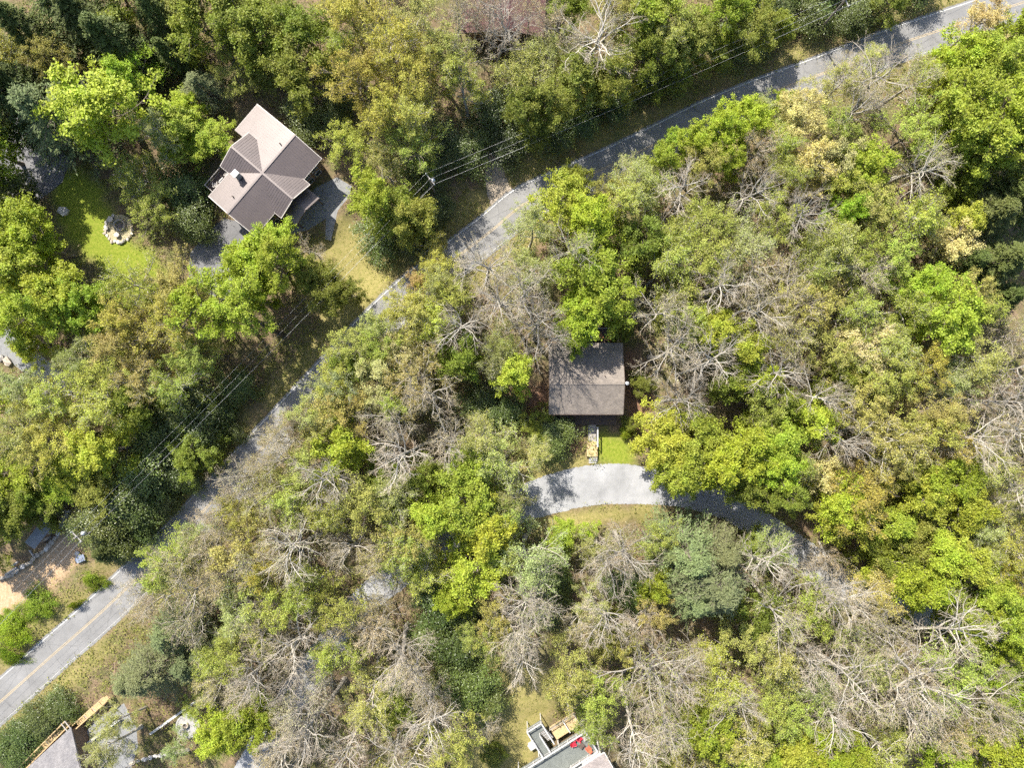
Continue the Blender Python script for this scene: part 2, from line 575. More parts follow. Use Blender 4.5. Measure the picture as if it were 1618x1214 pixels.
# ---- ground sheet (fine grid where the camera looks, coarse skirt out to the distance)
def build_ground():
    m, nt, b = new_mat("ground")
    tc = nt.nodes.new("ShaderNodeTexCoord")
    c = tc.outputs["Object"]
    n1 = noise(nt, 0.35, 8, 0.7, c)
    n2 = noise(nt, 2.2, 8, 0.75, c)
    litter = ramp(nt, n2.outputs["Fac"], [(0.25, (0.075, 0.055, 0.035)), (0.5, (0.17, 0.12, 0.075)), (0.75, (0.30, 0.21, 0.14))])
    moss = ramp(nt, n2.outputs["Fac"], [(0.3, (0.05, 0.065, 0.02)), (0.7, (0.15, 0.16, 0.05))])
    rm = ramp(nt, n1.outputs["Fac"], [(0.42, (0, 0, 0)), (0.62, (0.8, 0.8, 0.8))])
    base = mixc(nt, rm.outputs[0], litter.outputs[0], moss.outputs[0])
    grass = ramp(nt, n2.outputs["Fac"], [(0.3, (0.095, 0.135, 0.016)), (0.5, (0.185, 0.225, 0.025)), (0.7, (0.28, 0.26, 0.06))])
    dry = ramp(nt, n2.outputs["Fac"], [(0.25, (0.12, 0.13, 0.03)), (0.5, (0.24, 0.21, 0.075)), (0.8, (0.36, 0.28, 0.14))])
    sand = ramp(nt, n2.outputs["Fac"], [(0.25, (0.27, 0.16, 0.075)), (0.55, (0.44, 0.31, 0.19)), (0.8, (0.52, 0.44, 0.36))])
    red = ramp(nt, n2.outputs["Fac"], [(0.25, (0.09, 0.055, 0.035)), (0.6, (0.22, 0.125, 0.08)), (0.8, (0.32, 0.22, 0.15))])
    at = nt.nodes.new("ShaderNodeAttribute"); at.attribute_name = "cover"
    at2 = nt.nodes.new("ShaderNodeAttribute"); at2.attribute_name = "cover2"
    s1 = nt.nodes.new("ShaderNodeSeparateColor"); nt.links.new(at.outputs["Color"], s1.inputs[0])
    s2 = nt.nodes.new("ShaderNodeSeparateColor"); nt.links.new(at2.outputs["Color"], s2.inputs[0])
    col = mixc(nt, s1.outputs[1], base, dry.outputs[0])
    col = mixc(nt, s1.outputs[0], col, grass.outputs[0])
    col = mixc(nt, s1.outputs[2], col, sand.outputs[0])
    col = mixc(nt, s2.outputs[0], col, red.outputs[0])
    nt.links.new(col, b.inputs["Base Color"])
    b.inputs["Roughness"].default_value = 0.95
    b.inputs["Specular IOR Level"].default_value = 0.15
    n3 = noise(nt, 7.0, 5, 0.7, c)
    bump(nt, b, n3.outputs["Fac"], 0.7, 0.06)
    ny, nx = XX.shape
    zz = GZ.copy()
    V = np.stack([XX, YY, zz - 0.012 * (hard | pads)], -1).reshape(-1, 3)
    i = np.arange(nx - 1)[None]; j = np.arange(ny - 1)[:, None] * nx
    q = np.stack([i + j, i + 1 + j, i + 1 + j + nx, i + j + nx], -1).reshape(-1, 4)
    # skirt to the distance
    R = 900.0
    nV = len(V)
    outer = np.array([(-R, -R, -0.5), (R, -R, -0.5), (R, R, -0.5), (-R, R, -0.5)])
    cidx = [0, nx - 1, ny * nx - 1, (ny - 1) * nx]
    edges = [np.arange(0, nx), np.arange(nx - 1, ny * nx, nx), np.arange(ny * nx - 1, (ny - 1) * nx - 1, -1), np.arange((ny - 1) * nx, -1, -nx)]
    tris = []
    for e, (edge, a, bb) in enumerate(zip(edges, (0, 1, 2, 3), (1, 2, 3, 0))):
        h = len(edge) // 2
        for k in range(len(edge) - 1):
            tris.append((edge[k + 1], edge[k], nV + (a if k < h else bb)))
        tris.append((nV + a, nV + bb, edge[h]))
    tris = np.array(tris)
    V = np.vstack([V, outer])
    loops = np.concatenate([q.ravel(), tris.ravel()])
    starts = np.concatenate([np.arange(len(q)) * 4, len(q) * 4 + np.arange(len(tris)) * 3])
    me = fast_mesh("ground", V, loops, starts, [m], None, True)
    sm = lambda a: np.concatenate([np.clip(blur(np.clip(a, 0, 1), 1), 0, 1).ravel(), np.zeros(4)])
    vp = 0.75 * verge * (0.4 + 0.6 * (vnoise(XX, YY, 0.3, 9) > 0.4))
    for nm, chans in (("cover", (lawn, np.clip(drygrass + vp, 0, 1), soil)), ("cover2", (redsoil, redsoil * 0, redsoil * 0))):
        a = me.color_attributes.new(nm, 'FLOAT_COLOR', 'POINT')
        d = np.ones((len(V), 4), np.float32)
        for k, ch in enumerate(chans):
            d[:, k] = sm(ch)
        a.data.foreach_set("color", d.ravel())
    o = link(bpy.data.objects.new("ground", me))
    tag(o, kind="structure")


build_ground()


# ---- roads and paved surfaces
def asphalt(name, col, var=0.12, patch=0.2, crack=0.75, rough_relief=0.22):
    m, nt, b = new_mat(name)
    tc = nt.nodes.new("ShaderNodeTexCoord")
    c = tc.outputs["Object"]
    n1 = noise(nt, 0.25, 6, 0.65, c)
    n2 = noise(nt, 18.0, 3, 0.6, c)
    r1 = ramp(nt, n1.outputs["Fac"], [(0.3, [x * (1 - patch) for x in col]), (0.7, [x * (1 + patch) for x in col])])
    r2 = ramp(nt, n2.outputs["Fac"], [(0.3, (1 - var,) * 3), (0.7, (1 + var,) * 3)])
    cc = mixc(nt, 1.0, r1.outputs[0], r2.outputs[0], 'MULTIPLY')
    # dark cracks
    v = nt.nodes.new("ShaderNodeTexVoronoi"); v.feature = 'DISTANCE_TO_EDGE'
    v.inputs["Scale"].default_value = 0.22
    nd = noise(nt, 0.8, 4, 0.7, c)
    wv = mixc(nt, 0.35, c, nd.outputs["Color"])
    nt.links.new(wv, v.inputs["Vector"])
    rc = ramp(nt, v.outputs["Distance"], [(0.0, (crack,) * 3), (0.010, (1, 1, 1))])
    cc = mixc(nt, 1.0, cc, rc.outputs[0], 'MULTIPLY')
    nt.links.new(cc, b.inputs["Base Color"])
    b.inputs["Roughness"].default_value = 0.75
    b.inputs["Specular IOR Level"].default_value = 0.3
    bump(nt, b, n2.outputs["Fac"], rough_relief, 0.01)
    return m


M_ROAD = asphalt("road_asphalt", (0.20, 0.195, 0.188))
M_LANE = asphalt("lane_asphalt", (0.28, 0.28, 0.282), 0.035, 0.26, 0.9, 0.08)
M_LOT = asphalt("old_asphalt", (0.15, 0.147, 0.15), 0.15, 0.25)
M_CONC = simple("concrete", (0.20, 0.20, 0.198), 0.18, 1.2, 0.85)
M_PAINT_W = simple("white_road_paint", (0.52, 0.51, 0.49), 0.45, 1.3, 0.7)
M_PAINT_Y = simple("yellow_road_paint", (0.40, 0.31, 0.18), 0.2, 3.0, 0.8)
M_PAINT_O = simple("worn_white_road_paint", (0.38, 0.37, 0.35), 0.25, 3.0, 0.8)


def strip(name, centre, nrm, a, b_, z, mat, wob=0.0, seed=0):
    n = len(centre)
    s = np.arange(n) * 1.0
    r = np.random.default_rng(seed)
    wa = (r.random(n) - 0.5) * wob
    wb = (r.random(n) - 0.5) * wob
    A = centre + nrm * (np.asarray(a).reshape(-1, 1) + wa[:, None])
    B = centre + nrm * (np.asarray(b_).reshape(-1, 1) + wb[:, None])
    V = np.vstack([np.column_stack([A, np.full(n, z)]), np.column_stack([B, np.full(n, z)])])
    q = [(i, n + i, n + i + 1, i + 1) for i in range(n - 1)]
    bag = Bag(); bag.add(V, [f[::-1] for f in q])
    return bag.obj(name, mat)


def dense(c, k=4):
    i = np.linspace(0, len(c) - 1, (len(c) - 1) * k + 1)
    return np.stack([np.interp(i, np.arange(len(c)), c[:, d]) for d in range(c.shape[1])], 1)


lw = dense(line_w, 3); ln = strip_normals(lw)
tag(strip("road", lw, ln, -0.32, ROAD_W + 0.25, 0.010, M_ROAD, 0.12, 1), kind="structure")
road_obj = bpy.data.objects["road"]
for nm, a, b_, mt in (("edge_line", 0.0, 0.115, M_PAINT_W), ("centre_line", 2.80, 2.90, M_PAINT_Y), ("centre_line", 3.04, 3.14, M_PAINT_Y), ("edge_line", ROAD_W - 0.22, ROAD_W - 0.14, M_PAINT_O)):
    o = strip(nm, lw, ln, a, b_, 0.0145, mt)
    o.parent = road_obj
la = dense(np.column_stack([lane_w, lane_half]), 3)
lan = strip_normals(la[:, :2])
tag(strip("lane", la[:, :2], lan, -la[:, 2], la[:, 2], 0.012, M_LANE, 0.22, 2), kind="structure")


def sheet(name, poly, z, mat, sub=6, wob=0.12, seed=0):
    r = np.random.default_rng(seed)
    pts = []
    n = len(poly)
    for i in range(n):
        for t in np.linspace(0, 1, sub, endpoint=False):
            p = poly[i] * (1 - t) + poly[(i + 1) % n] * t
            pts.append(p + (r.random(2) - 0.5) * wob)
    me = bpy.data.meshes.new(name)
    me.from_pydata([(p[0], p[1], z) for p in pts], [], [list(range(len(pts)))])
    me.materials.append(mat)
    if me.polygons[0].normal.z < 0:
        me.flip_normals()
    o = link(bpy.data.objects.new(name, me))
    return tag(o, kind="structure")


sheet("parking_pavement", LOT, 0.008, M_LOT, seed=3)
sheet("drive_pavement", APRON, 0.008, M_LOT, seed=4)
sheet("drive_pavement", DRIVE_A, 0.008, M_CONC, wob=0.05, seed=5)
sheet("drive_pavement", DRIVE_L, 0.008, M_CONC, seed=6)
M_TRACK = simple("track_dirt", (0.33, 0.27, 0.20), 0.35, 1.5, 0.95, bumpy=0.6)
sheet("dirt_path", TRACK, 0.006, M_TRACK, wob=0.4, seed=7)
sheet("patio_pavement", LOWER_PAD, 0.009, M_CONC, wob=0.05, seed=8)

# ------------------------------------------------------------------ buildings
def ridged_metal(name, col, rough=0.42):
    m, nt, b = new_mat(name)
    tc = nt.nodes.new("ShaderNodeTexCoord")
    n = noise(nt, 0.5, 5, 0.6, tc.outputs["Object"])
    n2 = noise(nt, 6.0, 4, 0.6, tc.outputs["Object"])
    r = ramp(nt, n.outputs["Fac"], [(0.3, [x * 0.88 for x in col]), (0.7, [x * 1.1 for x in col])])
    r2 = ramp(nt, n2.outputs["Fac"], [(0.3, (0.94,) * 3), (0.7, (1.05,) * 3)])
    nt.links.new(mixc(nt, 1.0, r.outputs[0], r2.outputs[0], 'MULTIPLY'), b.inputs["Base Color"])
    b.inputs["Roughness"].default_value = rough
    b.inputs["Metallic"].default_value = 0.25
    b.inputs["Specular IOR Level"].default_value = 0.74
    return m


def shingle(name, col):
    m, nt, b = new_mat(name)
    tc = nt.nodes.new("ShaderNodeTexCoord")
    br = nt.nodes.new("ShaderNodeTexBrick")
    br.inputs["Scale"].default_value = 1.0
    br.inputs["Brick Width"].default_value = 0.33
    br.inputs["Row Height"].default_value = 0.15
    br.inputs["Mortar Size"].default_value = 0.008
    br.inputs["Color1"].default_value = (*[x * 0.82 for x in col], 1)
    br.inputs["Color2"].default_value = (*[x * 1.12 for x in col], 1)
    br.inputs["Mortar"].default_value = (*[x * 0.55 for x in col], 1)
    nt.links.new(tc.outputs["Object"], br.inputs["Vector"])
    n = noise(nt, 0.6, 6, 0.7, tc.outputs["Object"])
    r = ramp(nt, n.outputs["Fac"], [(0.3, (0.72, 0.72, 0.74)), (0.7, (1.15, 1.13, 1.1))])
    nt.links.new(mixc(nt, 1.0, br.outputs["Color"], r.outputs[0], 'MULTIPLY'), b.inputs["Base Color"])
    b.inputs["Roughness"].default_value = 0.9
    b.inputs["Specular IOR Level"].default_value = 0.25
    bump(nt, b, br.outputs["Fac"], 0.3, 0.02)
    return m


M_ROOF_A = ridged_metal("brown_metal_roof", (0.108, 0.085, 0.078), 0.45)
M_ROOF_B = shingle("brown_shingle", (0.225, 0.195, 0.168))
M_ROOF_C = shingle("mauve_grey_shingle", (0.26, 0.23, 0.22))
M_ROOF_D = shingle("grey_shingle", (0.21, 0.20, 0.20))
M_ROOF_E = shingle("dark_red_shingle", (0.115, 0.062, 0.060))
M_ROOF_F = simple("grey_roof_felt", (0.20, 0.205, 0.21), 0.15, 2.0, 0.85)
M_SIDING = simple("brown_siding", (0.15, 0.10, 0.07), 0.25, 2.0, 0.8)
M_FASCIA = simple("cream_fascia", (0.55, 0.50, 0.45), 0.1, 2.0, 0.6)
M_WHITE = simple("white_paint", (0.46, 0.448, 0.43), 0.08, 3.0, 0.55)
M_TAN = simple("new_timber", (0.45, 0.31, 0.155), 0.2, 2.5, 0.75)
M_TAN2 = simple("pale_timber", (0.50, 0.365, 0.19), 0.15, 2.5, 0.75)
M_GREYWOOD = simple("grey_weathered_timber", (0.33, 0.30, 0.27), 0.2, 2.5, 0.85)
M_DARKWOOD = simple("dark_stained_timber", (0.10, 0.07, 0.055), 0.25, 2.5, 0.8)
M_DECKGREEN = simple("grey_green_deck_paint", (0.145, 0.155, 0.14), 0.2, 1.5, 0.65)
M_RED = simple("red_plastic", (0.55, 0.03, 0.05), 0.1, 3.0, 0.4)
M_ORANGE = simple("coral_red_plastic", (0.62, 0.12, 0.06), 0.1, 3.0, 0.4)
M_TERRA = simple("orange_cushion", (0.6, 0.28, 0.12), 0.15, 3.0, 0.8)
M_STONE = simple("tan_field_stone", (0.40, 0.34, 0.27), 0.35, 1.8, 0.9, bumpy=0.7)
M_STONE_G = simple("grey_field_stone", (0.33, 0.31, 0.29), 0.35, 1.8, 0.9, bumpy=0.7)
M_STONE_W = simple("white_rubble_stone", (0.50, 0.46, 0.41), 0.2, 2.0, 0.9, bumpy=0.7)
M_PATIO = simple("pale_patio_concrete", (0.31, 0.30, 0.29), 0.12, 1.5, 0.85)
M_ASH = simple("fire_ash", (0.13, 0.115, 0.12), 0.5, 4.0, 0.95, bumpy=0.6)
M_POLE = simple("pole_timber", (0.20, 0.17, 0.14), 0.25, 2.0, 0.9)
M_STEEL = simple("galvanised_steel", (0.48, 0.49, 0.50), 0.1, 3.0, 0.45, 0.4)
M_WIRE = simple("aluminium_wire", (0.30, 0.30, 0.30), 0.05, 3.0, 0.5, 0.3, bumpy=0)
M_BLUE = simple("blue_grey_stone", (0.19, 0.22, 0.29), 0.35, 2.5, 0.8, bumpy=0.6)
M_GLASS, _nt, _b = new_mat("window_glass")
_b.inputs["Base Color"].default_value = (0.03, 0.04, 0.05, 1)
_b.inputs["Roughness"].default_value = 0.05
_n = noise(_nt, 1.0, 2, 0.5, _nt.nodes.new("ShaderNodeTexCoord").outputs["Object"])
_r = ramp(_nt, _n.outputs["Fac"], [(0.3, (0.02, 0.027, 0.033)), (0.7, (0.045, 0.055, 0.065))])
_nt.links.new(_r.outputs[0], _b.inputs["Base Color"])


class House:
    """A local frame: origin o, axis a and axis b on the ground, heights in metres."""
    def __init__(self, name, o, a, label, cat="house"):
        a = Vector(a).normalized()
        self.root = empty(name, (o[0], o[1], 0.0), math.atan2(a.y, a.x))
        tag(self.root, label, cat)

    # the frame's own coordinates are (a, -b) so that b points to the other hand
    def part(self, name, bag, mat, parent=None, smooth=False):
        return bag.obj(name, mat, parent or self.root, smooth)


def window(parent, c, u, w, h, n):
    """Window on a wall: centre c, along u (2D), outward n (2D)."""
    fr = Bag()
    U = Vector((u[0], u[1], 0)); N = Vector((n[0], n[1], 0)); C = Vector(c)
    for s in (-1, 1):
        fr.bar(C + U * s * w / 2 - Vector((0, 0, h / 2)) + N * 0.03, C + U * s * w / 2 + Vector((0, 0, h / 2)) + N * 0.03, 0.09, 0.1)
        fr.bar(C - U * (w / 2 - 0.046) + Vector((0, 0, s * h / 2)) + N * 0.03, C + U * (w / 2 - 0.046) + Vector((0, 0, s * h / 2)) + N * 0.03, 0.1, 0.09)
    f = fr.obj("window", M_WHITE, parent)
    p = Bag(); q = [C - U * w / 2 - Vector((0, 0, h / 2)) + N * 0.02, C + U * w / 2 - Vector((0, 0, h / 2)) + N * 0.02, C + U * w / 2 + Vector((0, 0, h / 2)) + N * 0.02, C - U * w / 2 + Vector((0, 0, h / 2)) + N * 0.02]
    p.add(np.array([tuple(x) for x in q]), [(0, 1, 2, 3)])
    p.obj("pane", M_GLASS, f)
    return f


def prism(bag, prof, x0, x1):
    """Pentagon-like section (y, z) extruded along x."""
    n = len(prof)
    V = np.array([(x0, y, z) for y, z in prof] + [(x1, y, z) for y, z in prof])
    quads = [(i, (i + 1) % n, n + (i + 1) % n, n + i) for i in range(n)]
    tris = [(0, i + 1, i) for i in range(1, n - 1)] + [(n, n + i, n + i + 1) for i in range(1, n - 1)]
    bag.add(V, quads, tris)


def boards(bag, x0, x1, y0, y1, z, w=0.14, gap=0.012, along='x', th=0.035, mat=0):
    """Deck boards laid side by side."""
    if along == 'x':
        y = y0
        while y < y1 - 1e-3:
            e = min(y + w - gap, y1)
            bag.box((x0, y, z - th), (x1, e, z), mat=mat); y += w
    else:
        x = x0
        while x < x1 - 1e-3:
            e = min(x + w - gap, x1)
            bag.box((x, y0, z - th), (e, y1, z), mat=mat); x += w


def railing(bag, p, q, z, h=1.0, step=1.6, thick=0.09, bal=0.14, rail=0.10):
    """Posts, top and bottom rail and balusters from p to q (2D), standing on height z."""
    p, q = Vector((p[0], p[1], z)), Vector((q[0], q[1], z))
    L = (q - p).length
    n = max(1, round(L / step))
    for i in range(n + 1):
        c = p.lerp(q, i / n)
        bag.box((c.x - thick / 2, c.y - thick / 2, z), (c.x + thick / 2, c.y + thick / 2, z + h + 0.08))
    up = Vector((0, 0, 1))
    bag.bar(p + up * h, q + up * h, rail, 0.05)
    bag.bar(p + up * 0.12, q + up * 0.12, 0.04, 0.06)
    m = int(L / bal)
    for i in range(1, m):
        c = p.lerp(q, i / m)
        bag.bar(c + up * 0.15, c + up * (h - 0.026), 0.03, 0.03)


# ---------------- house with the cross-gabled metal roof
def house_cross_gable():
    o = px(412.5, 275.5, 7.0)
    hs = House("gabled_house", (o.x, o.y), (0.65, 0.76), "brown metal roofed cross-gabled house with one broad pale roof wing")
    R = hs.root
    # local x = along the main ridge (north-east), local y = towards the north-west  (so b = -y)
    zr, p1, p2 = 7.0, 0.29, 0.40
    wl = Bag()
    prism(wl, [(4.3, 0), (4.3, 5.35), (0, 6.6), (-4.5, 5.35), (-4.5, 0)], -7.7, 2.6)
    prism(wl, [(8.6, 0), (8.6, 4.1), (0, 6.6), (-4.5, 5.35), (-4.5, 0)], 2.65, 7.8)
    w = wl.obj("wall", M_SIDING, R)
    wc = Bag()
    V = [(x, y, z) for y in (-5.7, 6.0) for x, z in ((-2.9, 0), (2.9, 0), (2.9, 5.55), (0, 6.7), (-2.9, 5.55))]
    quads = [(i, (i + 1) % 5, 5 + (i + 1) % 5, 5 + i) for i in range(5)]
    wc.add(np.array(V), quads, [(0, i + 1, i) for i in (1, 2, 3)] + [(5, 5 + i, 6 + i) for i in (1, 2, 3)])
    wc.obj("wall", M_SIDING, R)

    def plane(name, pts, seam_dir, label=None):
        b = Bag(); b.slab(pts, 0.16)
        P = [Vector(x) for x in pts]
        # raised seams running down the slope from edge 0-1 (the ridge) to edge 3-2 (the eave)
        n = max(2, int((P[1] - P[0]).length / 0.42))
        nor = (P[1] - P[0]).cross(P[3] - P[0]).normalized()
        if nor.z < 0: nor = -nor
        for i in range(1, n):
            a = P[0].lerp(P[1], i / n); c = P[3].lerp(P[2], i / n)
            b.bar(a + nor * 0.012, c + nor * 0.012, 0.035, 0.03)
        ob = b.obj(name, M_ROOF_A, R)
        # eave trim
        t = Bag(); t.bar(P[3] - Vector((0, 0, 0.10)), P[2] - Vector((0, 0, 0.10)), 0.10, 0.17)
        t.obj("gutter", M_FASCIA, ob)
        return ob
    z = lambda y, p: zr - abs(y) * p
    plane("roof", [(-8.15, 0, zr), (8.25, 0, zr), (8.25, -5.05, z(5.05, p1)), (-8.15, -5.05, z(5.05, p1))], 0)
    plane("roof", [(-8.15, 0.0, zr), (2.68, 0.0, zr), (2.68, 4.75, z(4.75, p1)), (-8.15, 4.75, z(4.75, p1))], 0)
    o1 = plane("roof", [(2.68, 0.0, zr), (8.25, 0.0, zr), (8.25, 9.15, z(9.15, p1)), (2.68, 9.15, z(9.15, p1))], 0)
    for sx, sy, ln in ((1, -1, 6.35), (-1, -1, 6.35), (1, 1, 6.5), (-1, 1, 6.5)):
        wd = 3.55
        plane("roof", [(0.3, 0, zr + 0.02), (0.3, sy * ln, zr + 0.02), (0.3 + sx * wd, sy * ln, zr + 0.02 - wd * p2), (0.3 + sx * wd, 0, zr + 0.02 - wd * p2)], 0)
    b = Bag(); b.bar((-8.2, 0, zr + 0.03), (8.3, 0, zr + 0.03), 0.3, 0.07); b.bar((0.3, -6.4, zr + 0.05), (0.3, 6.55, zr + 0.05), 0.3, 0.07)
    b.obj("ridge_cap", M_ROOF_A, R)
    # rake trim
    b = Bag()
    for x in (-8.2, 8.3):
        b.bar((x, 0, zr - 0.1), (x, -5.1, z(5.1, p1) - 0.1), 0.09, 0.2)
        ym = 4.8 if x < 0 else 9.2
        b.bar((x, 0, zr - 0.1), (x, ym, z(ym, p1) - 0.1), 0.09, 0.2)
    for y in (-6.4, 6.55):
        for s in (-1, 1):
            b.bar((0.3, y, zr - 0.08), (0.3 + s * 3.55, y, zr - 0.08 - 3.55 * p2), 0.09, 0.2)
    b.objs("fascia", M_FASCIA, R)
    # porch gable below the south-east end
    for sx in (1, -1):
        b = Bag(); b.slab([(0.3, -5.8, 5.0), (0.3, -8.3, 5.0), (0.3 + sx * 2.9, -8.3, 3.95), (0.3 + sx * 2.9, -5.8, 3.95)], 0.15)
        b.bar((0.3 + sx * 0.05, -8.33, 4.93), (0.3 + sx * 2.9, -8.33, 3.90), 0.12, 0.26)
        b.obj("porch_roof", M_ROOF_A, R)
    b = Bag()
    for x in (-2.3, 2.9):
        b.box((x - 0.09, -8.1, 0), (x + 0.09, -7.92, 4.05))
    b.objs("porch_post", M_DARKWOOD, R)
    # north-west deck
    b = Bag(); boards(b, -7.4, -0.6, 4.32, 7.6, 2.4)
    b.box((-7.4, 4.32, 2.1), (-0.6, 7.6, 2.35))
    d = b.obj("deck", M_DARKWOOD, R); d["kind"] = "stuff"
    b = Bag(); railing(b, (-7.35, 7.55), (-0.65, 7.55), 2.4); railing(b, (-7.35, 4.4), (-7.35, 7.45), 2.4)
    b.obj("railing", M_GREYWOOD, R)
    b = Bag()
    for x in (-7.2, -4, -0.8):
        b.box((x - 0.08, 7.3, 0), (x + 0.08, 7.46, 2.1))
    b.objs("deck_post", M_DARKWOOD, R)
    # chimney and vents
    b = Bag(); b.box((-3.0, 2.3, 5.5), (-2.1, 3.1, 8.05)); ch = b.obj("chimney", M_STONE_G, R)
    b = Bag(); b.box((-3.08, 2.22, 8.06), (-2.02, 3.18, 8.22)); b.obj("chimney_cap", M_WHITE, ch)
    for vx, vy in ((-5.6, 1.2), (5.7, 0.9)):
        b = Bag(); zz = z(vy, p1); b.lathe([(0.0, zz + 0.5), (0.1, zz + 0.5), (0.1, zz - 0.1)], (vx, vy, 0), 10); b.obj("vent_pipe", M_DARKWOOD, R)
    # windows and a door on the walls that face the drive
    for x in (-6.2, -4.4, 4.5, 6.3):
        window(R, (x, -4.51, 3.9), (1, 0), 1.2, 1.4, (0, -1))
        window(R, (x, -4.51, 1.5), (1, 0), 1.2, 1.4, (0, -1))
    for x in (-1.3, 1.6):
        window(R, (x, -5.71, 4.2), (1, 0), 1.1, 1.5, (0, -1))
    for y in (-2.5, 1.5):
        window(R, (-7.71, y, 3.8), (0, 1), 1.2, 1.3, (-1, 0))
    b = Bag(); b.box((-0.55, -5.76, 0.05), (0.45, -5.712, 2.1)); dr = b.obj("door", M_DARKWOOD, R)
    b = Bag(); b.tube([(0.3, -5.80, 1.05), (0.3, -5.80, 1.2)], [0.03, 0.03], 6); b.obj("handle", M_STEEL, dr)
    return hs


HOUSE_A = house_cross_gable()


def chair(loc, rz, mat, label, name="lounge_chair", reclined=True):
    """A slatted outdoor chair with arms."""
    e = empty(name, loc, rz)
    tag(e, label, "chair")
    b = Bag()
    for i in range(5):
        b.box((-0.28 + i * 0.115, -0.28, 0.36), (-0.18 + i * 0.115, 0.30, 0.39))
    b.obj("seat", mat, e)
    b = Bag()
    for i in range(5):
        x = -0.28 + i * 0.115
        b.bar((x + 0.05, 0.28, 0.36), (x + 0.05, 0.62, 1.0 - 0.04 * abs(i - 2)), 0.1, 0.03)
    b.obj("backrest", mat, e)
    for sx in (-1, 1):
        b = Bag(); b.box((sx * 0.36 - 0.07, -0.38, 0.56), (sx * 0.36 + 0.07, 0.42, 0.59)); b.obj("armrest", mat, e)
        for y in (-0.32, 0.30):
            b = Bag(); b.box((sx * 0.34 - 0.03, y - 0.04, 0), (sx * 0.34 + 0.03, y + 0.04, 0.555)); b.obj("leg", mat, e)
    return e


def table(loc, rz, mat, label, w=0.9, d=0.6, h=0.7):
    e = empty("table", loc, rz)
    tag(e, label, "table")
    b = Bag(); boards(b, -w / 2, w / 2, -d / 2, d / 2, h, 0.12)
    b.obj("table_top", mat, e)
    for sx in (-1, 1):
        for sy in (-1, 1):
            b = Bag(); b.box((sx * (w / 2 - 0.08) - 0.03, sy * (d / 2 - 0.08) - 0.03, 0), (sx * (w / 2 - 0.08) + 0.03, sy * (d / 2 - 0.08) + 0.03, h - 0.036)); b.obj("leg", mat, e)
    return e


def in_frame(hs, x, y, z):
    """A point of a house's own frame as a point of the place."""
    e = hs.root
    c, s = math.cos(e.rotation_euler.z), math.sin(e.rotation_euler.z)
    return (e.location.x + x * c - y * s, e.location.y + x * s + y * c, z)


rzA = HOUSE_A.root.rotation_euler.z
table(in_frame(HOUSE_A, -3.6, 6.1, 2.4), rzA, M_GREYWOOD, "small grey slatted table on the shaded deck of the cross-gabled house", 1.1, 0.8)
chair(in_frame(HOUSE_A, -4.9, 6.0, 2.4), rzA + 1.5, M_WHITE, "white slatted chair at the shaded deck table, by the chimney end")
chair(in_frame(HOUSE_A, -6.2, 6.6, 2.4), rzA + 2.4, M_GREYWOOD, "grey slatted chair at the far corner of the shaded deck")


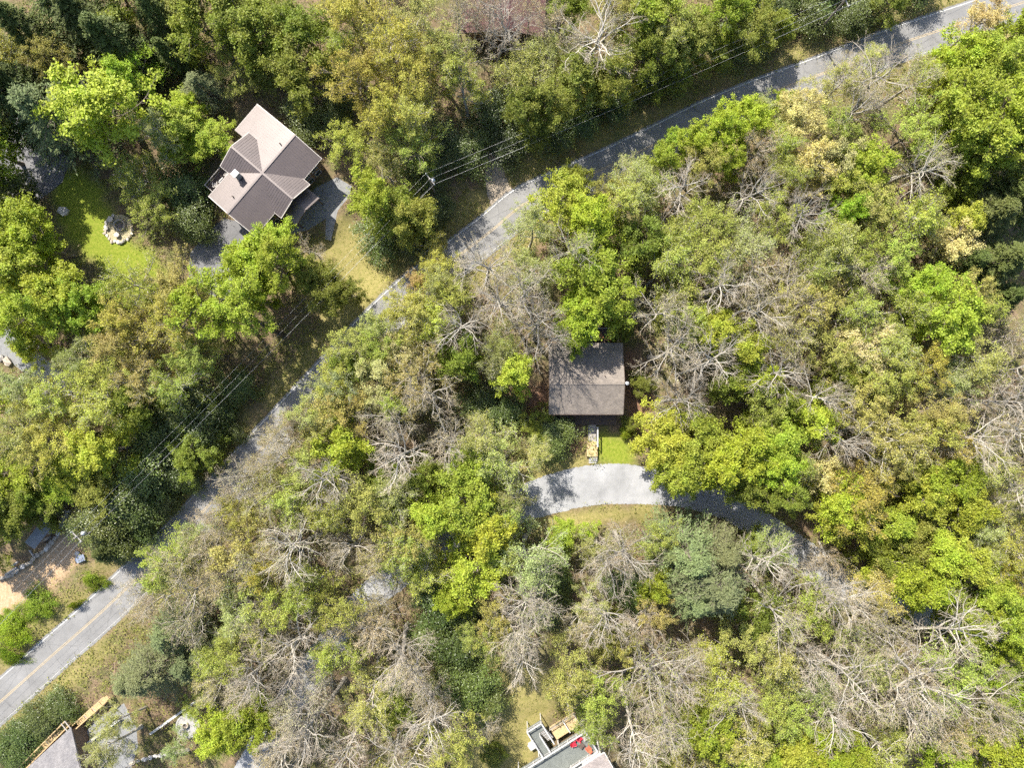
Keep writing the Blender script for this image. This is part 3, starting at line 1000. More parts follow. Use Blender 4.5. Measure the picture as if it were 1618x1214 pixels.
# ---------------- the small brown cabin
def cabin():
    hs = House("cabin", (12.0, 0.0), (1, 0), "small cabin with weathered brown shingled gable roof beside the lane")
    R = hs.root
    X = 6.0
    zr, ze_n, ze_s, yn, ys = 6.5, 4.3, 4.9, 6.7, -4.9
    b = Bag(); prism(b, [(yn - 0.5, 0), (yn - 0.5, 4.3), (0, 6.28), (ys + 0.6, 4.85), (ys + 0.6, 0)], -X + 0.45, X - 0.45)
    b.obj("wall", M_SIDING, R)
    for nm, y, ze in (("roof", yn, ze_n), ("roof", ys, ze_s)):
        b = Bag(); b.slab([(-X, 0, zr), (X, 0, zr), (X, y, ze), (-X, y, ze)], 0.14)
        b.obj(nm, M_ROOF_B, R)
    b = Bag(); b.bar((-X - 0.02, 0, zr + 0.02), (X + 0.02, 0, zr + 0.02), 0.28, 0.05); b.obj("ridge_cap", M_ROOF_B, R)
    b = Bag()
    for x in (-X - 0.05, X + 0.05):
        b.bar((x, 0, zr - 0.12), (x, yn, ze_n - 0.12), 0.07, 0.2); b.bar((x, 0, zr - 0.12), (x, ys, ze_s - 0.12), 0.07, 0.2)
    b.bar((-X, ys - 0.06, ze_s - 0.1), (X, ys - 0.06, ze_s - 0.1), 0.09, 0.14)
    b.objs("fascia", M_DARKWOOD, R)
    # front porch floor and posts under the eave
    b = Bag(); boards(b, -X + 0.5, X - 0.5, -6.9, ys + 0.58, 0.75, 0.16, along='y'); b.box((-X + 0.5, -6.88, 0.2), (X - 0.5, ys + 0.58, 0.71))
    o = b.obj("porch_deck", M_DARKWOOD, R); o["kind"] = "stuff"
    for x in (-5.3, -1.8, 1.8, 5.3):
        b = Bag(); b.box((x - 0.08, -5.15, 0.75), (x + 0.08, -4.99, 4.72)); b.objs("porch_post", M_DARKWOOD, R)
    for x in (-3.6, 3.4):
        window(R, (x, ys + 0.59, 2.3), (1, 0), 1.3, 1.2, (0, -1))
    b = Bag(); b.box((0.1, ys + 0.55, 0.76), (1.0, ys + 0.592, 2.8)); dr = b.obj("door", M_GREYWOOD, R)
    b = Bag(); b.tube([(0.9, ys + 0.55, 1.7), (0.9, ys + 0.55, 1.85)], [0.03, 0.03], 6); b.obj("handle", M_STEEL, dr)
    for vx, vy in ((-2.6, 2.2), (2.9, 1.3), (-4.4, -1.6)):
        zz = zr - abs(vy) * 0.33
        b = Bag(); b.lathe([(0.0, zz + 0.45), (0.09, zz + 0.45), (0.09, zz - 0.05), (0.22, zz - 0.06)], (vx, vy, 0), 10); b.obj("vent_pipe", M_DARKWOOD, R)
    # flue on the gable end
    b = Bag(); b.tube([(X + 0.35, 0.1, 1.0), (X + 0.35, 0.1, 6.9)], [0.16, 0.16], 12); fl = b.obj("flue", M_STEEL, R)
    b = Bag(); b.lathe([(0.0, 7.15), (0.3, 6.98), (0.3, 6.93)], (X + 0.35, 0.1, 0), 14); b.obj("flue_cap", M_STEEL, fl)
    # rear deck
    b = Bag(); boards(b, 0.3, 5.6, yn - 0.45, 9.3, 2.0); b.box((0.3, yn - 0.45, 1.7), (5.6, 9.28, 1.96))
    o = b.obj("deck", M_DARKWOOD, R); o["kind"] = "stuff"
    b = Bag(); railing(b, (0.35, 9.22), (5.5, 9.22), 2.0); b.obj("railing", M_GREYWOOD, R)
    b = Bag(); railing(b, (5.5, yn + 0.1), (5.5, 9.1), 2.0, rail=0.2); b.obj("railing", M_TAN2, R)
    b = Bag()
    for x in (0.5, 3, 5.4):
        b.box((x - 0.07, 9.0, 0), (x + 0.07, 9.14, 1.7))
    b.objs("deck_post", M_DARKWOOD, R)
    return hs


CABIN = cabin()
table(in_frame(CABIN, 1.3, 8.0, 2.0), 0, M_WHITE, "white slatted table on the cabin's rear deck", 1.1, 0.8)
for i, (x, y, rz, lb) in enumerate(((2.6, 7.7, 0.6, "beside the white table"), (3.9, 7.5, -0.5, "beside the pale rail"))):
    chair(in_frame(CABIN, x, y, 2.0), rz, M_TERRA, f"orange slatted chair on the cabin's rear deck, {lb}")


def boardwalk():
    e = empty("boardwalk", (px(935, 700).x, px(935, 700).y, 0))
    tag(e, "short pale timber boardwalk with white steps between cabin porch and lane", "boardwalk")
    k = K
    # grey upper run, tan landing, white steps (local y up the picture)
    y0, y1, y2, y3 = (700 - 678) * k + 0.3, (700 - 697) * k, (700 - 721) * k, (700 - 732) * k
    yb = -7.0 - e.location.y + 0.1
    b = Bag(); boards(b, -0.65, 0.65, y1, yb, 0.72); b.box((-0.6, y1, 0.4), (0.6, yb, 0.68)); b.obj("ramp", M_GREYWOOD, e)["kind"] = "stuff"
    n = 0
    y = y2
    while y < y1 - 0.05:                                            # each landing board its own piece
        bb = Bag(); bb.box((-0.9, y, 0.66), (0.9, min(y + 0.19, y1 - 0.01), 0.70)); bb.obj("plank", M_TAN2, e); y += 0.2
    b = Bag(); b.box((-0.85, y2 + 0.02, 0.36), (0.85, y1 - 0.02, 0.655)); b.obj("frame", M_DARKWOOD, e)
    for i in range(4):
        b = Bag(); b.box((-0.5, y2 - 0.02 - (i + 1) * 0.29, 0.5 - i * 0.15), (0.88, y2 - 0.02 - i * 0.29, 0.55 - i * 0.15))
        b.box((-0.48, y2 - 0.01 - (i + 1) * 0.29, 0.02), (0.86, y2 - 0.03 - i * 0.29, 0.495 - i * 0.15))
        b.obj("step", M_WHITE if i > 0 else M_GREYWOOD, e)
    b = Bag(); b.bar((0.80, y1 - 0.9, 1.62), (0.80, yb - 0.3, 1.62), 0.24, 0.06)
    for y in (y1 - 0.8, (y1 + yb) / 2, yb - 0.4):
        b.box((0.75, y - 0.05, 0.3), (0.85, y + 0.05, 1.59))
    b.obj("railing", M_WHITE, e)
    for sx in (-0.9, 0.9):
        for y in (y2 + 0.1, y1 - 0.1):
            b = Bag(); b.box((sx - 0.06, y - 0.06, 0), (sx + 0.06, y + 0.06, 0.64)); b.obj("post", M_DARKWOOD, e)


boardwalk()


# ---------------- house with the white railed deck
def deck_house():
    o = px(925, 1157, 4.0)
    hs = House("deck_house", (o.x, o.y), (0.845, 0.535), "mauve grey shingled house with a white railed raised deck")
    R = hs.root
    zd = 3.0
    # local x along the deck edge (towards the upper right), local y away from the house (negative = towards the house)
    b = Bag(); boards(b, -13.5, 0.0, -4.0, 0.0, zd, 0.15, 0.014, 'y'); b.box((-13.5, -4.0, zd - 0.3), (0, 0, zd - 0.04))
    d = b.obj("deck", M_DECKGREEN, R); d["kind"] = "stuff"
    for p, q in (((-13.4, -0.08), (-0.08, -0.08)), ((-0.08, -0.2), (-0.08, -3.9)), ((-5.2, -3.92), (-0.25, -3.92))):
        b = Bag(); railing(b, p, q, zd, 1.0, 1.7, 0.14, 0.13, 0.22); b.obj("railing", M_WHITE, R)
    b = Bag()
    for x in (-13, -9, -5.2, -0.2):
        b.box((x - 0.1, -0.3, 0), (x + 0.1, -0.1, zd - 0.3)); b.box((x - 0.1, -3.9, 0), (x + 0.1, -3.7, zd - 0.3))
    b.objs("deck_post", M_WHITE, R)
    # stair bay
    b = Bag(); boards(b, -8.2, -6.7, 0.02, 5.0, zd - 0.02, 0.15, 0.014, 'x'); b.box((-8.2, 0.02, zd - 0.3), (-6.7, 5.0, zd - 0.06))
    b.obj("landing", M_DECKGREEN, R)["kind"] = "stuff"
    b = Bag(); boards(b, -6.7, -5.4, 3.4, 5.0, zd - 0.02, 0.15, 0.014, 'x'); b.box((-6.7, 3.4, zd - 0.3), (-5.4, 5.0, zd - 0.06))
    b.obj("landing", M_DECKGREEN, R)["kind"] = "stuff"
    for i in range(9):
        b = Bag(); b.box((-6.62, 3.1 - i * 0.29, zd - 0.22 - i * 0.19), (-5.45, 3.38 - i * 0.29, zd - 0.18 - i * 0.19)); b.obj("step", M_WHITE if i % 2 else M_GREYWOOD, R)
    for p, q in (((-8.15, 0.1), (-8.15, 4.95)), ((-8.0, 4.95), (-5.5, 4.95)), ((-5.4, 1.0), (-5.4, 4.8)), ((-6.68, 0.2), (-6.68, 3.3))):
        b = Bag(); railing(b, p, q, zd - 0.02, 1.0, 1.6, 0.12, 0.13, 0.2); b.obj("railing", M_WHITE, R)
    b = Bag()
    for x, y in ((-8.1, 4.8), (-5.5, 4.8), (-8.1, 2.5)):
        b.box((x - 0.08, y - 0.08, 0), (x + 0.08, y + 0.08, zd - 0.3))
    b.objs("deck_post", M_WHITE, R)
    # lower tan platform
    b = Bag(); boards(b, -5.25, -0.4, 0.15, 2.5, 1.3, 0.15, 0.012, 'y'); b.box((-5.2, 0.2, 0.9), (-0.45, 2.45, 1.26))
    b.obj("platform", M_TAN2, R)["kind"] = "stuff"
    b = Bag(); b.bar((-2.6, 0.2, 1.9), (-2.6, 2.5, 1.9), 0.18, 0.1)
    for y in (0.3, 2.4):
        b.box((-2.66, y - 0.06, 1.3), (-2.54, y + 0.06, 1.85))
    b.obj("railing", M_WHITE, R)
    b = Bag(); railing(b, (-5.2, 2.46), (-0.5, 2.46), 1.3, 0.8, 1.6, 0.09); railing(b, (-0.45, 0.3), (-0.45, 2.3), 1.3, 0.8, 1.6, 0.09); b.obj("railing", M_GREYWOOD, R)
    # house body and roof
    b = Bag(); prism(b, [(-4.15, 0), (-4.15, 4.9), (-9.0, 6.6), (-13.8, 4.9), (-13.8, 0)], -15.5, 0.3)
    b.obj("wall", M_WHITE, R)
    for y0 in (-4.05, -13.95):
        b = Bag(); b.slab([(-16, -9.0, 7.0), (0.9, -9.0, 7.0), (0.9, y0, 5.1), (-16, y0, 5.1)], 0.15); b.obj("roof", M_ROOF_C, R)
    b = Bag(); b.bar((-16, -9, 7.02), (0.95, -9, 7.02), 0.3, 0.05); b.obj("ridge_cap", M_ROOF_C, R)
    b = Bag(); b.bar((-5.3, -3.98, 5.0), (0.95, -3.98, 5.0), 0.12, 0.16); b.bar((0.97, -4, 5.0), (0.97, -9, 6.9), 0.1, 0.2); b.objs("fascia", M_WHITE, R)
    for x in (-4, -9):
        window(R, (x, -4.149, 4.0), (1, 0), 1.6, 1.3, (0, 1))
    return hs


DECKH = deck_house()
rzC = DECKH.root.rotation_euler.z
chair(in_frame(DECKH, -1.55, -0.85, 3.0), rzC + 0.4, M_RED, "crimson slatted chair by the top corner of the white railed deck")
chair(in_frame(DECKH, -2.75, -0.95, 3.0), rzC + 1.3, M_RED, "crimson slatted chair beside the dark table on the white railed deck")
chair(in_frame(DECKH, -1.2, -2.9, 3.0), rzC + 3.3, M_ORANGE, "coral red slatted chair nearer the roof on the white railed deck")
table(in_frame(DECKH, -1.9, -1.9, 3.0), rzC + 0.3, M_DARKWOOD, "dark slatted table between the red deck chairs", 0.9, 0.7, 0.5)
table(in_frame(DECKH, -0.7, -1.2, 3.0), rzC, M_GREYWOOD, "low grey slatted table in the corner of the white railed deck", 0.8, 0.8, 0.45)


def storage_box(loc, rz):
    e = empty("storage_box", loc, rz)
    tag(e, "white lidded storage box on the grass beside the deck stairs", "storage box")
    b = Bag(); b.box((-0.85, -0.5, 0), (0.85, 0.5, 0.82)); b.obj("body", M_WHITE, e)
    b = Bag(); b.slab([(-0.92, -0.57, 0.90), (0.92, -0.57, 0.90), (0.92, 0.57, 1.02), (-0.92, 0.57, 1.02)], 0.08); ld = b.obj("lid", M_WHITE, e)
    b = Bag(); b.box((-0.12, -0.60, 0.84), (0.12, -0.575, 0.88)); b.obj("handle", M_STEEL, ld)


storage_box(in_frame(DECKH, -9.1, 1.2, 0.0), rzC)


# ---------------- dark red roofed house at the top
def red_house():
    o = px(805, -10, 7.0)
    hs = House("red_roofed_house", (o.x, o.y), (0.06, 1.0), "dark red shingled gable roof half hidden behind bare trees")
    R = hs.root
    b = Bag(); prism(b, [(7.0, 0), (7.0, 4.9), (0, 6.6), (-5.4, 5.0), (-5.4, 0)], -5.0, 8.0)
    b.obj("wall", M_SIDING, R)
    for y, z in ((7.5, 4.9), (-5.9, 5.1)):
        b = Bag(); b.slab([(-5.6, 0, 6.9), (8.6, 0, 6.9), (8.6, y, z), (-5.6, y, z)], 0.15); b.obj("roof", M_ROOF_E, R)
    b = Bag(); b.bar((-5.65, 0, 6.93), (8.6, 0, 6.93), 0.28, 0.05); b.obj("ridge_cap", M_ROOF_E, R)
    b = Bag()
    for y, z in ((7.5, 4.9), (-5.9, 5.1)):
        b.bar((-5.66, 0, 6.8), (-5.66, y, z - 0.1), 0.08, 0.2)
    b.objs("fascia", M_DARKWOOD, R)
    for y in (-3.0, 3.5):
        window(R, (-5.01, y, 2.6), (0, 1), 1.2, 1.3, (-1, 0))


red_house()


# ---------------- lower left: roof, walkway, stair, patio
def lower_house():
    hs = House("shingled_house", pxy(80, 1230, 3.2), (0.71, 0.70), "grey shingled low roof beside the timber walkway")
    R = hs.root
    pts = [px(112, 1150, 3.4), px(20, 1236, 3.4), px(60, 1300, 5.2), px(150, 1290, 5.2), px(124, 1200, 4.4)]
    inv = Matrix.Rotation(-R.rotation_euler.z, 4, 'Z') @ Matrix.Translation(-R.location)
    L = [inv @ p for p in pts]
    b = Bag(); b.slab(L, 0.18); b.obj("roof", M_ROOF_D, R)
    c = sum(L, Vector((0, 0, 0))) / len(L)
    W = [c + (p - c) * 0.92 for p in L]
    b = Bag()
    n = len(W)
    for i in range(n):
        p, q = W[i], W[(i + 1) % n]
        b.add(np.array([(p.x, p.y, 0), (q.x, q.y, 0), (q.x, q.y, q.z - 0.2), (p.x, p.y, p.z - 0.2)]), [(0, 1, 2, 3)])
    b.obj("wall", M_SIDING, R)


lower_house()


def walkway(name, label, a, c, z, width, mat_deck, mat_rail, cat):
    A, C = px(*a, z), px(*c, z)
    d = (C - A); L = d.length; rz = math.atan2(d.y, d.x)
    e = empty(name, (A.x, A.y, 0), rz)
    tag(e, label, cat)
    n = int(L / 0.3)
    for i in range(n):                                            # every tread a piece of its own
        b = Bag(); b.box((i * L / n, -width / 2, z - 0.04), ((i + 1) * L / n - 0.02, width / 2, z)); b.obj("plank", mat_deck, e)
    for s in (-1, 1):
        b = Bag()
        b.bar((0, s * (width / 2 + 0.06), z + 0.95), (L, s * (width / 2 + 0.06), z + 0.95), 0.16, 0.06)
        b.bar((0, s * (width / 2 + 0.06), z - 0.1), (L, s * (width / 2 + 0.06), z - 0.1), 0.07, 0.2)
        m = max(2, int(L / 1.5))
        for i in range(m + 1):
            x = min(max(i * L / m, 0.06), L - 0.06)
            b.box((x - 0.05, s * (width / 2 + 0.06) - 0.05, 0), (x + 0.05, s * (width / 2 + 0.06) + 0.05, z + 0.915))
        b.obj("railing", mat_rail, e)
    b = Bag()
    for i in range(1, int(L / 1.9)):
        x = i * 1.9
        b.bar((x, -width / 2 - 0.1, z + 0.02), (x, width / 2 + 0.1, z + 0.02), 0.12, 0.05)
    b.obj("cross_beam", M_GREYWOOD, e)
    return e


walkway("timber_walkway", "long tan timber walkway with rails along the grey shingled roof", (25, 1226), (112, 1139), 1.6, 0.85, M_TAN2, M_TAN, "walkway")
walkway("timber_stair", "orange tan timber stair running up from the walkway under the pine", (122, 1146), (172, 1101), 1.2, 0.7, M_TAN, M_TAN, "stair")
e = empty("timber_gate", px(122, 1139)); e.rotation_euler = (0, 0, -0.9)
tag(e, "brown timber gate frame between walkway and timber stair", "gate")
for x in (-1.0, 1.0):
    b = Bag(); b.box((x - 0.07, -0.07, 0), (x + 0.07, 0.07, 2.6)); b.obj("post", M_GREYWOOD, e)
for y in (-0.35, 0.35):
    b = Bag(); b.box((-1.2, y - 0.08, 2.602), (1.2, y + 0.08, 2.7)); b.obj("beam", M_GREYWOOD, e)

# low white wall on the pad, pale kerb by the round patio
for nm, lb, a, c, w, h, mt in (("low_wall", "low white wall across the grey pad below the timber stair", (141, 1173), (193, 1134), 0.4, 0.9, M_WHITE),
                               ("garden_kerb", "long straight white kerb leading past the round patio", (238, 1160), (318, 1103), 0.35, 0.35, M_WHITE)):
    A, C = px(*a), px(*c)
    b = Bag(); d = C - A
    nb = max(4, int(d.length / 1.1))
    e = empty(nm, A)
    tag(e, lb, "wall" if nm == "low_wall" else "kerb")
    e.rotation_euler = (0, 0, math.atan2(d.y, d.x))
    for i in range(nb):
        b = Bag(); x0 = i * d.length / nb
        b.box((x0, -w / 2, -0.1), (x0 + d.length / nb - 0.02, w / 2, h + 0.015 * (i % 2))); b.obj("block", mt, e)


def stone_mesh(seed, sx, sy, sz, mat, n=2):
    """A lumpy field stone."""
    import bmesh
    r = random.Random(seed)
    bm = bmesh.new()
    bmesh.ops.create_icosphere(bm, subdivisions=n, radius=1.0)
    ph = [r.random() * 6.28 for _ in range(6)]
    for v in bm.verts:
        c = v.co
        k = 1 + 0.16 * math.sin(2.1 * c.x + ph[0]) + 0.14 * math.sin(2.7 * c.y + ph[1]) + 0.12 * math.sin(3.3 * c.z + ph[2]) + 0.08 * math.sin(5 * c.x + 4 * c.y + ph[3]) + r.uniform(-0.06, 0.06)
        q = Vector((abs(c.x) ** 0.75 * (1 if c.x > 0 else -1), abs(c.y) ** 0.75 * (1 if c.y > 0 else -1), abs(c.z) ** 0.7 * (1 if c.z > 0 else -1)))
        v.co = Vector((q.x * sx, q.y * sy, q.z * sz)) * k
    me = bpy.data.meshes.new("stone")
    bm.to_mesh(me); bm.free()
    me.materials.append(mat)
    return me


STONES = [stone_mesh(40 + i, 0.5, 0.36, 0.28, m, 1) for i, m in enumerate((M_STONE, M_STONE_G, M_STONE, M_STONE_W))]


def put_stone(parent, name, loc, rz, s, idx):
    o = bpy.data.objects.new(name, STONES[idx % 4])
    o.location = loc; o.rotation_euler = (0, 0, rz); o.scale = s if isinstance(s, tuple) else (s, s, s)
    return link(o, parent)


# round patio with a bowl
c = px(297, 1148)
e = empty("round_patio", c)
tag(e, "round pale stone patio at the end of the white kerb", "patio")
rs = random.Random(3)
b = Bag(); b.lathe([(0.0, 0.09), (1.72, 0.09), (1.74, -0.05)], (0, 0, 0), 40); b.obj("base", M_PATIO, e)
b = Bag(); b.lathe([(1.76, -0.05), (1.76, 0.13), (2.05, 0.13), (2.07, -0.05)], (0, 0, 0), 40); b.obj("rim", M_PATIO, e)
e = empty("fire_bowl", c + Vector((-0.3, 0.2, 0.095)))
tag(e, "small round stone fire bowl standing on the round patio", "fire bowl")
b = Bag(); b.lathe([(0.30, 0.08), (0.34, 0.38), (0.40, 0.40), (0.52, 0.40), (0.52, 0.0)], (0, 0, 0), 24); b.obj("bowl", M_STONE, e, True)
b = Bag(); b.lathe([(0.0, 0.14), (0.32, 0.11)], (0, 0, 0), 16); b.obj("ash", M_ASH, e)


# fire pit on the lawn: ring wall, outer apron stones, seats
def fire_pit():
    c = px(188, 362)
    e = empty("fire_pit", c)
    tag(e, "round fire pit of tan stones on the green lawn", "fire pit")
    r = random.Random(8)
    k = K
    b = Bag(); b.lathe([(0.0, 0.06), (2.2, 0.06), (2.45, 0.02), (2.5, -0.1)], (0, 0, 0), 36); b.obj("apron", simple("pit_gravel", (0.36, 0.31, 0.19), 0.4, 5.0, 0.95, bumpy=0.7), e)
    ox, oy = (190.5 - 188) * k, (362 - 356) * k
    b = Bag(); b.lathe([(0.0, 0.12), (0.62, 0.09)], (ox, oy, 0), 20); b.obj("ash", M_ASH, e)
    for row, z in ((0, 0.12), (1, 0.34)):
        for i in range(13):
            a = 2 * math.pi * (i + 0.5 * row) / 13
            put_stone(e, "stone", (ox + 0.86 * math.cos(a), oy + 0.86 * math.sin(a), z), a + math.pi / 2, (0.48, 0.52, 0.55), r.randrange(3))
    for i in range(19):
        a = math.pi * (0.62 + 1.42 * i / 18) + r.uniform(-0.04, 0.04)
        rr = 2.3 + r.uniform(-0.1, 0.12)
        big = r.uniform(0.5, 0.85)
        put_stone(e, "stone", (rr * math.cos(a), rr * math.sin(a), 0.12), r.random() * 3, (big, big * 0.9, big * (1.6 if i > 11 else 0.8)), r.randrange(4))
    return e


fire_pit()
for i, (u, v, s, rz, lb) in enumerate(((176, 348, 1.2, 0.7, "pale upright stone seat at the upper rim of the fire pit"), (170, 361, 0.85, 1.8, "small pale stone seat at the lawn rim of the fire pit"),
                                       (186, 372, 1.0, 0.2, "tan stone seat below the fire pit ring"))):
    o = put_stone(None, "stone_seat", px(u, v) + Vector((0, 0, 0.3)), rz, (s, s, s * 1.5), 3)
    tag(o, lb, "stone seat")

# boulders
BOULDERS = [(101, 334, 2.0, 3, "tall pale boulder at the shaded edge of the green lawn"), (14, 573, 1.7, 0, "tan boulder at the corner of the rock-edged driveway by the frame"),
            (3, 566, 1.4, 1, "grey boulder beside the tan one at the rock-edged driveway"), (38, 602, 1.6, 3, "whitish boulder on the lower side of the rock-edged driveway"),
            (45, 613, 1.3, 3, "small whitish boulder just below the larger whitish one"), (54, 543, 1.0, 3, "small pale rock on the upper side of the rock-edged driveway"),
            (70, 553, 1.2, 0, "tan rock at the upper side of the rock-edged driveway, farther along"), (63, 549, 0.8, 0, "smallest tan rock between two rocks above the rock-edged driveway"),
            (115, 1117, 1.9, 0, "long tan boulder at the top of the timber walkway"), (128, 882, 1.9, 4, "blue grey boulder below the lower power pole"),
            (124, 876, 1.1, 3, "pale rock touching the blue grey boulder"), (50, 985, 1.0, 3, "pale rock between the two rounded roadside shrubs"), (101, 818, 0.9, 3, "white rock at the top of the stone retaining wall")]
m4 = STONES[0].copy(); m4.materials[0] = M_BLUE
for u, v, s, k, lb in BOULDERS:
    o = put_stone(None, "boulder", px(u, v) + Vector((0, 0, 0.12 * s)), u * 0.37, (s, s * 0.95, s * 1.0), k)
    if k == 4: o.data = m4
    tag(o, lb, "boulder")


def stone_wall(name, label, line, mat_pick, size, rows, seed):
    w = to_world(catmull(line, 6))
    seg = np.r_[0, np.cumsum(np.linalg.norm(np.diff(w, axis=0), axis=1))]
    e = empty(name, (w[0, 0], w[0, 1], 0))
    tag(e, label, "wall")
    r = random.Random(seed)
    for row in range(rows):
        s = 0.0
        while s < seg[-1]:
            ln = size * r.uniform(0.75, 1.35)
            x = np.interp(s + ln / 2, seg, w[:, 0]); y = np.interp(s + ln / 2, seg, w[:, 1])
            x2 = np.interp(s + ln / 2 + 0.2, seg, w[:, 0]); y2 = np.interp(s + ln / 2 + 0.2, seg, w[:, 1])
            put_stone(e, "stone", (x - w[0, 0] + r.uniform(-0.08, 0.08), y - w[0, 1] + r.uniform(-0.08, 0.08), 0.15 + row * 0.42 * size), math.atan2(y2 - y, x2 - x) + r.uniform(-0.2, 0.2),
                      (ln * 1.05, size * r.uniform(0.9, 1.3), size * r.uniform(0.85, 1.1)), r.choice(mat_pick))
            s += ln * 0.98
    return e


stone_wall("retaining_wall", "curved pale stone retaining wall above the dark yard", [(-40, 922), (0, 914), (15, 910), (28, 902), (38, 895), (52, 888), (60, 878), (73, 870), (90, 850), (98, 836), (105, 822), (111, 807)], [0, 3, 2, 0], 0.85, 2, 5)
stone_wall("rubble_wall", "row of white rubble stones below the round patio", [(206, 1208), (225, 1200), (250, 1194), (275, 1189), (300, 1185)], [3, 3, 3, 0], 0.8, 1, 6)

# logs lying against the retaining wall
for i, (a, c2, lb) in enumerate((((52, 868), (60, 880), "short grey log leaning on the middle of the stone retaining wall"), ((24, 893), (34, 886), "pale log end sticking out of the stone retaining wall"),
                                 ((14, 907), (32, 895), "longer pale log lying along the lower stone retaining wall"))):
    A, C = px(*a), px(*c2)
    e = empty("log", A); tag(e, lb, "log")
    d = C - A
    b = Bag(); b.tube([(0, 0, 0.75), (d.x * 0.5, d.y * 0.5, 0.8), (d.x, d.y, 0.82)], [0.2, 0.18, 0.16], 9); b.obj("bark", M_GREYWOOD, e, True)


def shed():
    hs = House("shed", pxy(61, 845, 3.0), (0.62, 0.78), "small dark shed with flat grey roof below the stone retaining wall")
    R = hs.root
    b = Bag(); b.box((-2.1, -0.75, 0), (2.1, 0.75, 2.8)); b.obj("wall", M_SIDING, R)
    b = Bag(); b.slab([(-2.4, -0.95, 2.95), (2.4, -0.95, 2.95), (2.4, 0.95, 3.1), (-2.4, 0.95, 3.1)], 0.14); b.obj("roof", M_ROOF_F, R)
    window(R, (0.9, -0.751, 1.6), (1, 0), 0.8, 0.8, (0, -1))
    b = Bag(); b.box((-1.3, -0.79, 0.05), (-0.5, -0.752, 2.0)); dr = b.obj("door", M_GREYWOOD, R)
    b = Bag(); b.tube([(-0.6, -0.82, 1.0), (-0.6, -0.82, 1.15)], [0.02, 0.02], 6); b.obj("handle", M_STEEL, dr)


shed()


# ---------------- power poles and wires
def pole(base, top, label, along, transformer=True):
    A, T = Vector(base), Vector(top)
    e = empty("power_pole", A)
    tag(e, label, "power pole")
    h = T.z
    b = Bag(); b.tube([(0, 0, -0.1), (0, 0, h * 0.5), (0, 0, h)], [0.19, 0.16, 0.13], 12); b.obj("pole", M_POLE, e, True)
    d = Vector((along[0], along[1], 0)).normalized(); s = Vector((-d.y, d.x, 0))
    b = Bag(); b.bar(s * -1.15 + Vector((0, 0, h - 0.5)) + d * 0.17, s * 1.15 + Vector((0, 0, h - 0.5)) + d * 0.17, 0.13, 0.15)
    arm = b.obj("crossarm", M_GREYWOOD, e)
    for t in (-1.05, 0.0, 1.05):
        b = Bag(); c = s * t + d * 0.17
        b.lathe([(0.0, 0.34), (0.06, 0.33), (0.09, 0.2), (0.05, 0.16), (0.08, 0.08), (0.04, 0.0)], (c.x, c.y, h - 0.42), 10); b.obj("insulator", M_STEEL, arm)
    if transformer:
        b = Bag(); c = d * 0.55
        b.lathe([(0.0, 1.0), (0.12, 1.0), (0.30, 0.92), (0.30, 0.05), (0.0, 0.0)], (c.x, c.y, h - 2.4), 16); b.obj("transformer", M_STEEL, e, True)
    return e, [A + s * t + d * 0.17 + Vector((0, 0, h - 0.1)) for t in (-1.05, 0.0, 1.05)] + [A + d * 0.2 + Vector((0, 0, h - 3.4))]


HP = 11.0
P1 = px(678, 283, HP); P2 = px(117, 851, HP); P3 = px(1337, -2, HP); P4 = px(-420, 1390, HP); P5 = px(2000, -300, HP)
g0 = lambda p: (p.x, p.y, 0)
_, W1 = pole(g0(P1), P1, "tall power pole with transformer beside the road near the dirt track", (0.7, 0.55))
_, W2 = pole(g0(P2), P2, "power pole above the stone retaining wall, partly among dark shrubs", (0.7, 0.7))
_, W3 = pole(g0(P3), P3, "power pole at the upper roadside whose shadow crosses the road", (0.9, 0.4), False)
_, W4 = pole(g0(P4), P4, "power pole beyond the lower end of the road", (0.7, 0.7), False)
_, W5 = pole(g0(P5), P5, "power pole beyond the upper end of the road", (0.9, 0.4), False)


def wire(a, c, sag, label):
    b = Bag()
    t = np.linspace(0, 1, 25)
    pts = [tuple(a.lerp(c, x) - Vector((0, 0, sag * 4 * x * (1 - x)))) for x in t]
    b.tube(pts, [0.011] * 25, 5, cap=False)
    o = b.obj("power_line", M_WIRE)
    tag(o, label, "power line", "power lines along the road")


WN = ["outer", "middle", "roadside", "lowest"]
for A, C, place in ((W2, W1, "between the lower pole and the transformer pole"), (W1, W3, "from the transformer pole up to the upper roadside pole"), (W4, W2, "running off below the lower pole"), (W3, W5, "running off beyond the upper roadside pole")):
    for i in range(4):
        wire(A[i], C[i], 1.1 if i < 3 else 1.4, f"{WN[i]} thin grey power line {place}")
# ------------------------------------------------------------------ trees: branch growth on whole arrays
def grow(P, D, L, k, up, wig, r):
    pts = [P]; d = D; p = P
    for i in range(k):
        d = norm(d + r.normal(0, wig, d.shape) + np.array([0, 0, up / k]))
        p = p + d * (L / k)[:, None]
        pts.append(p)
    return np.stack(pts, 1)


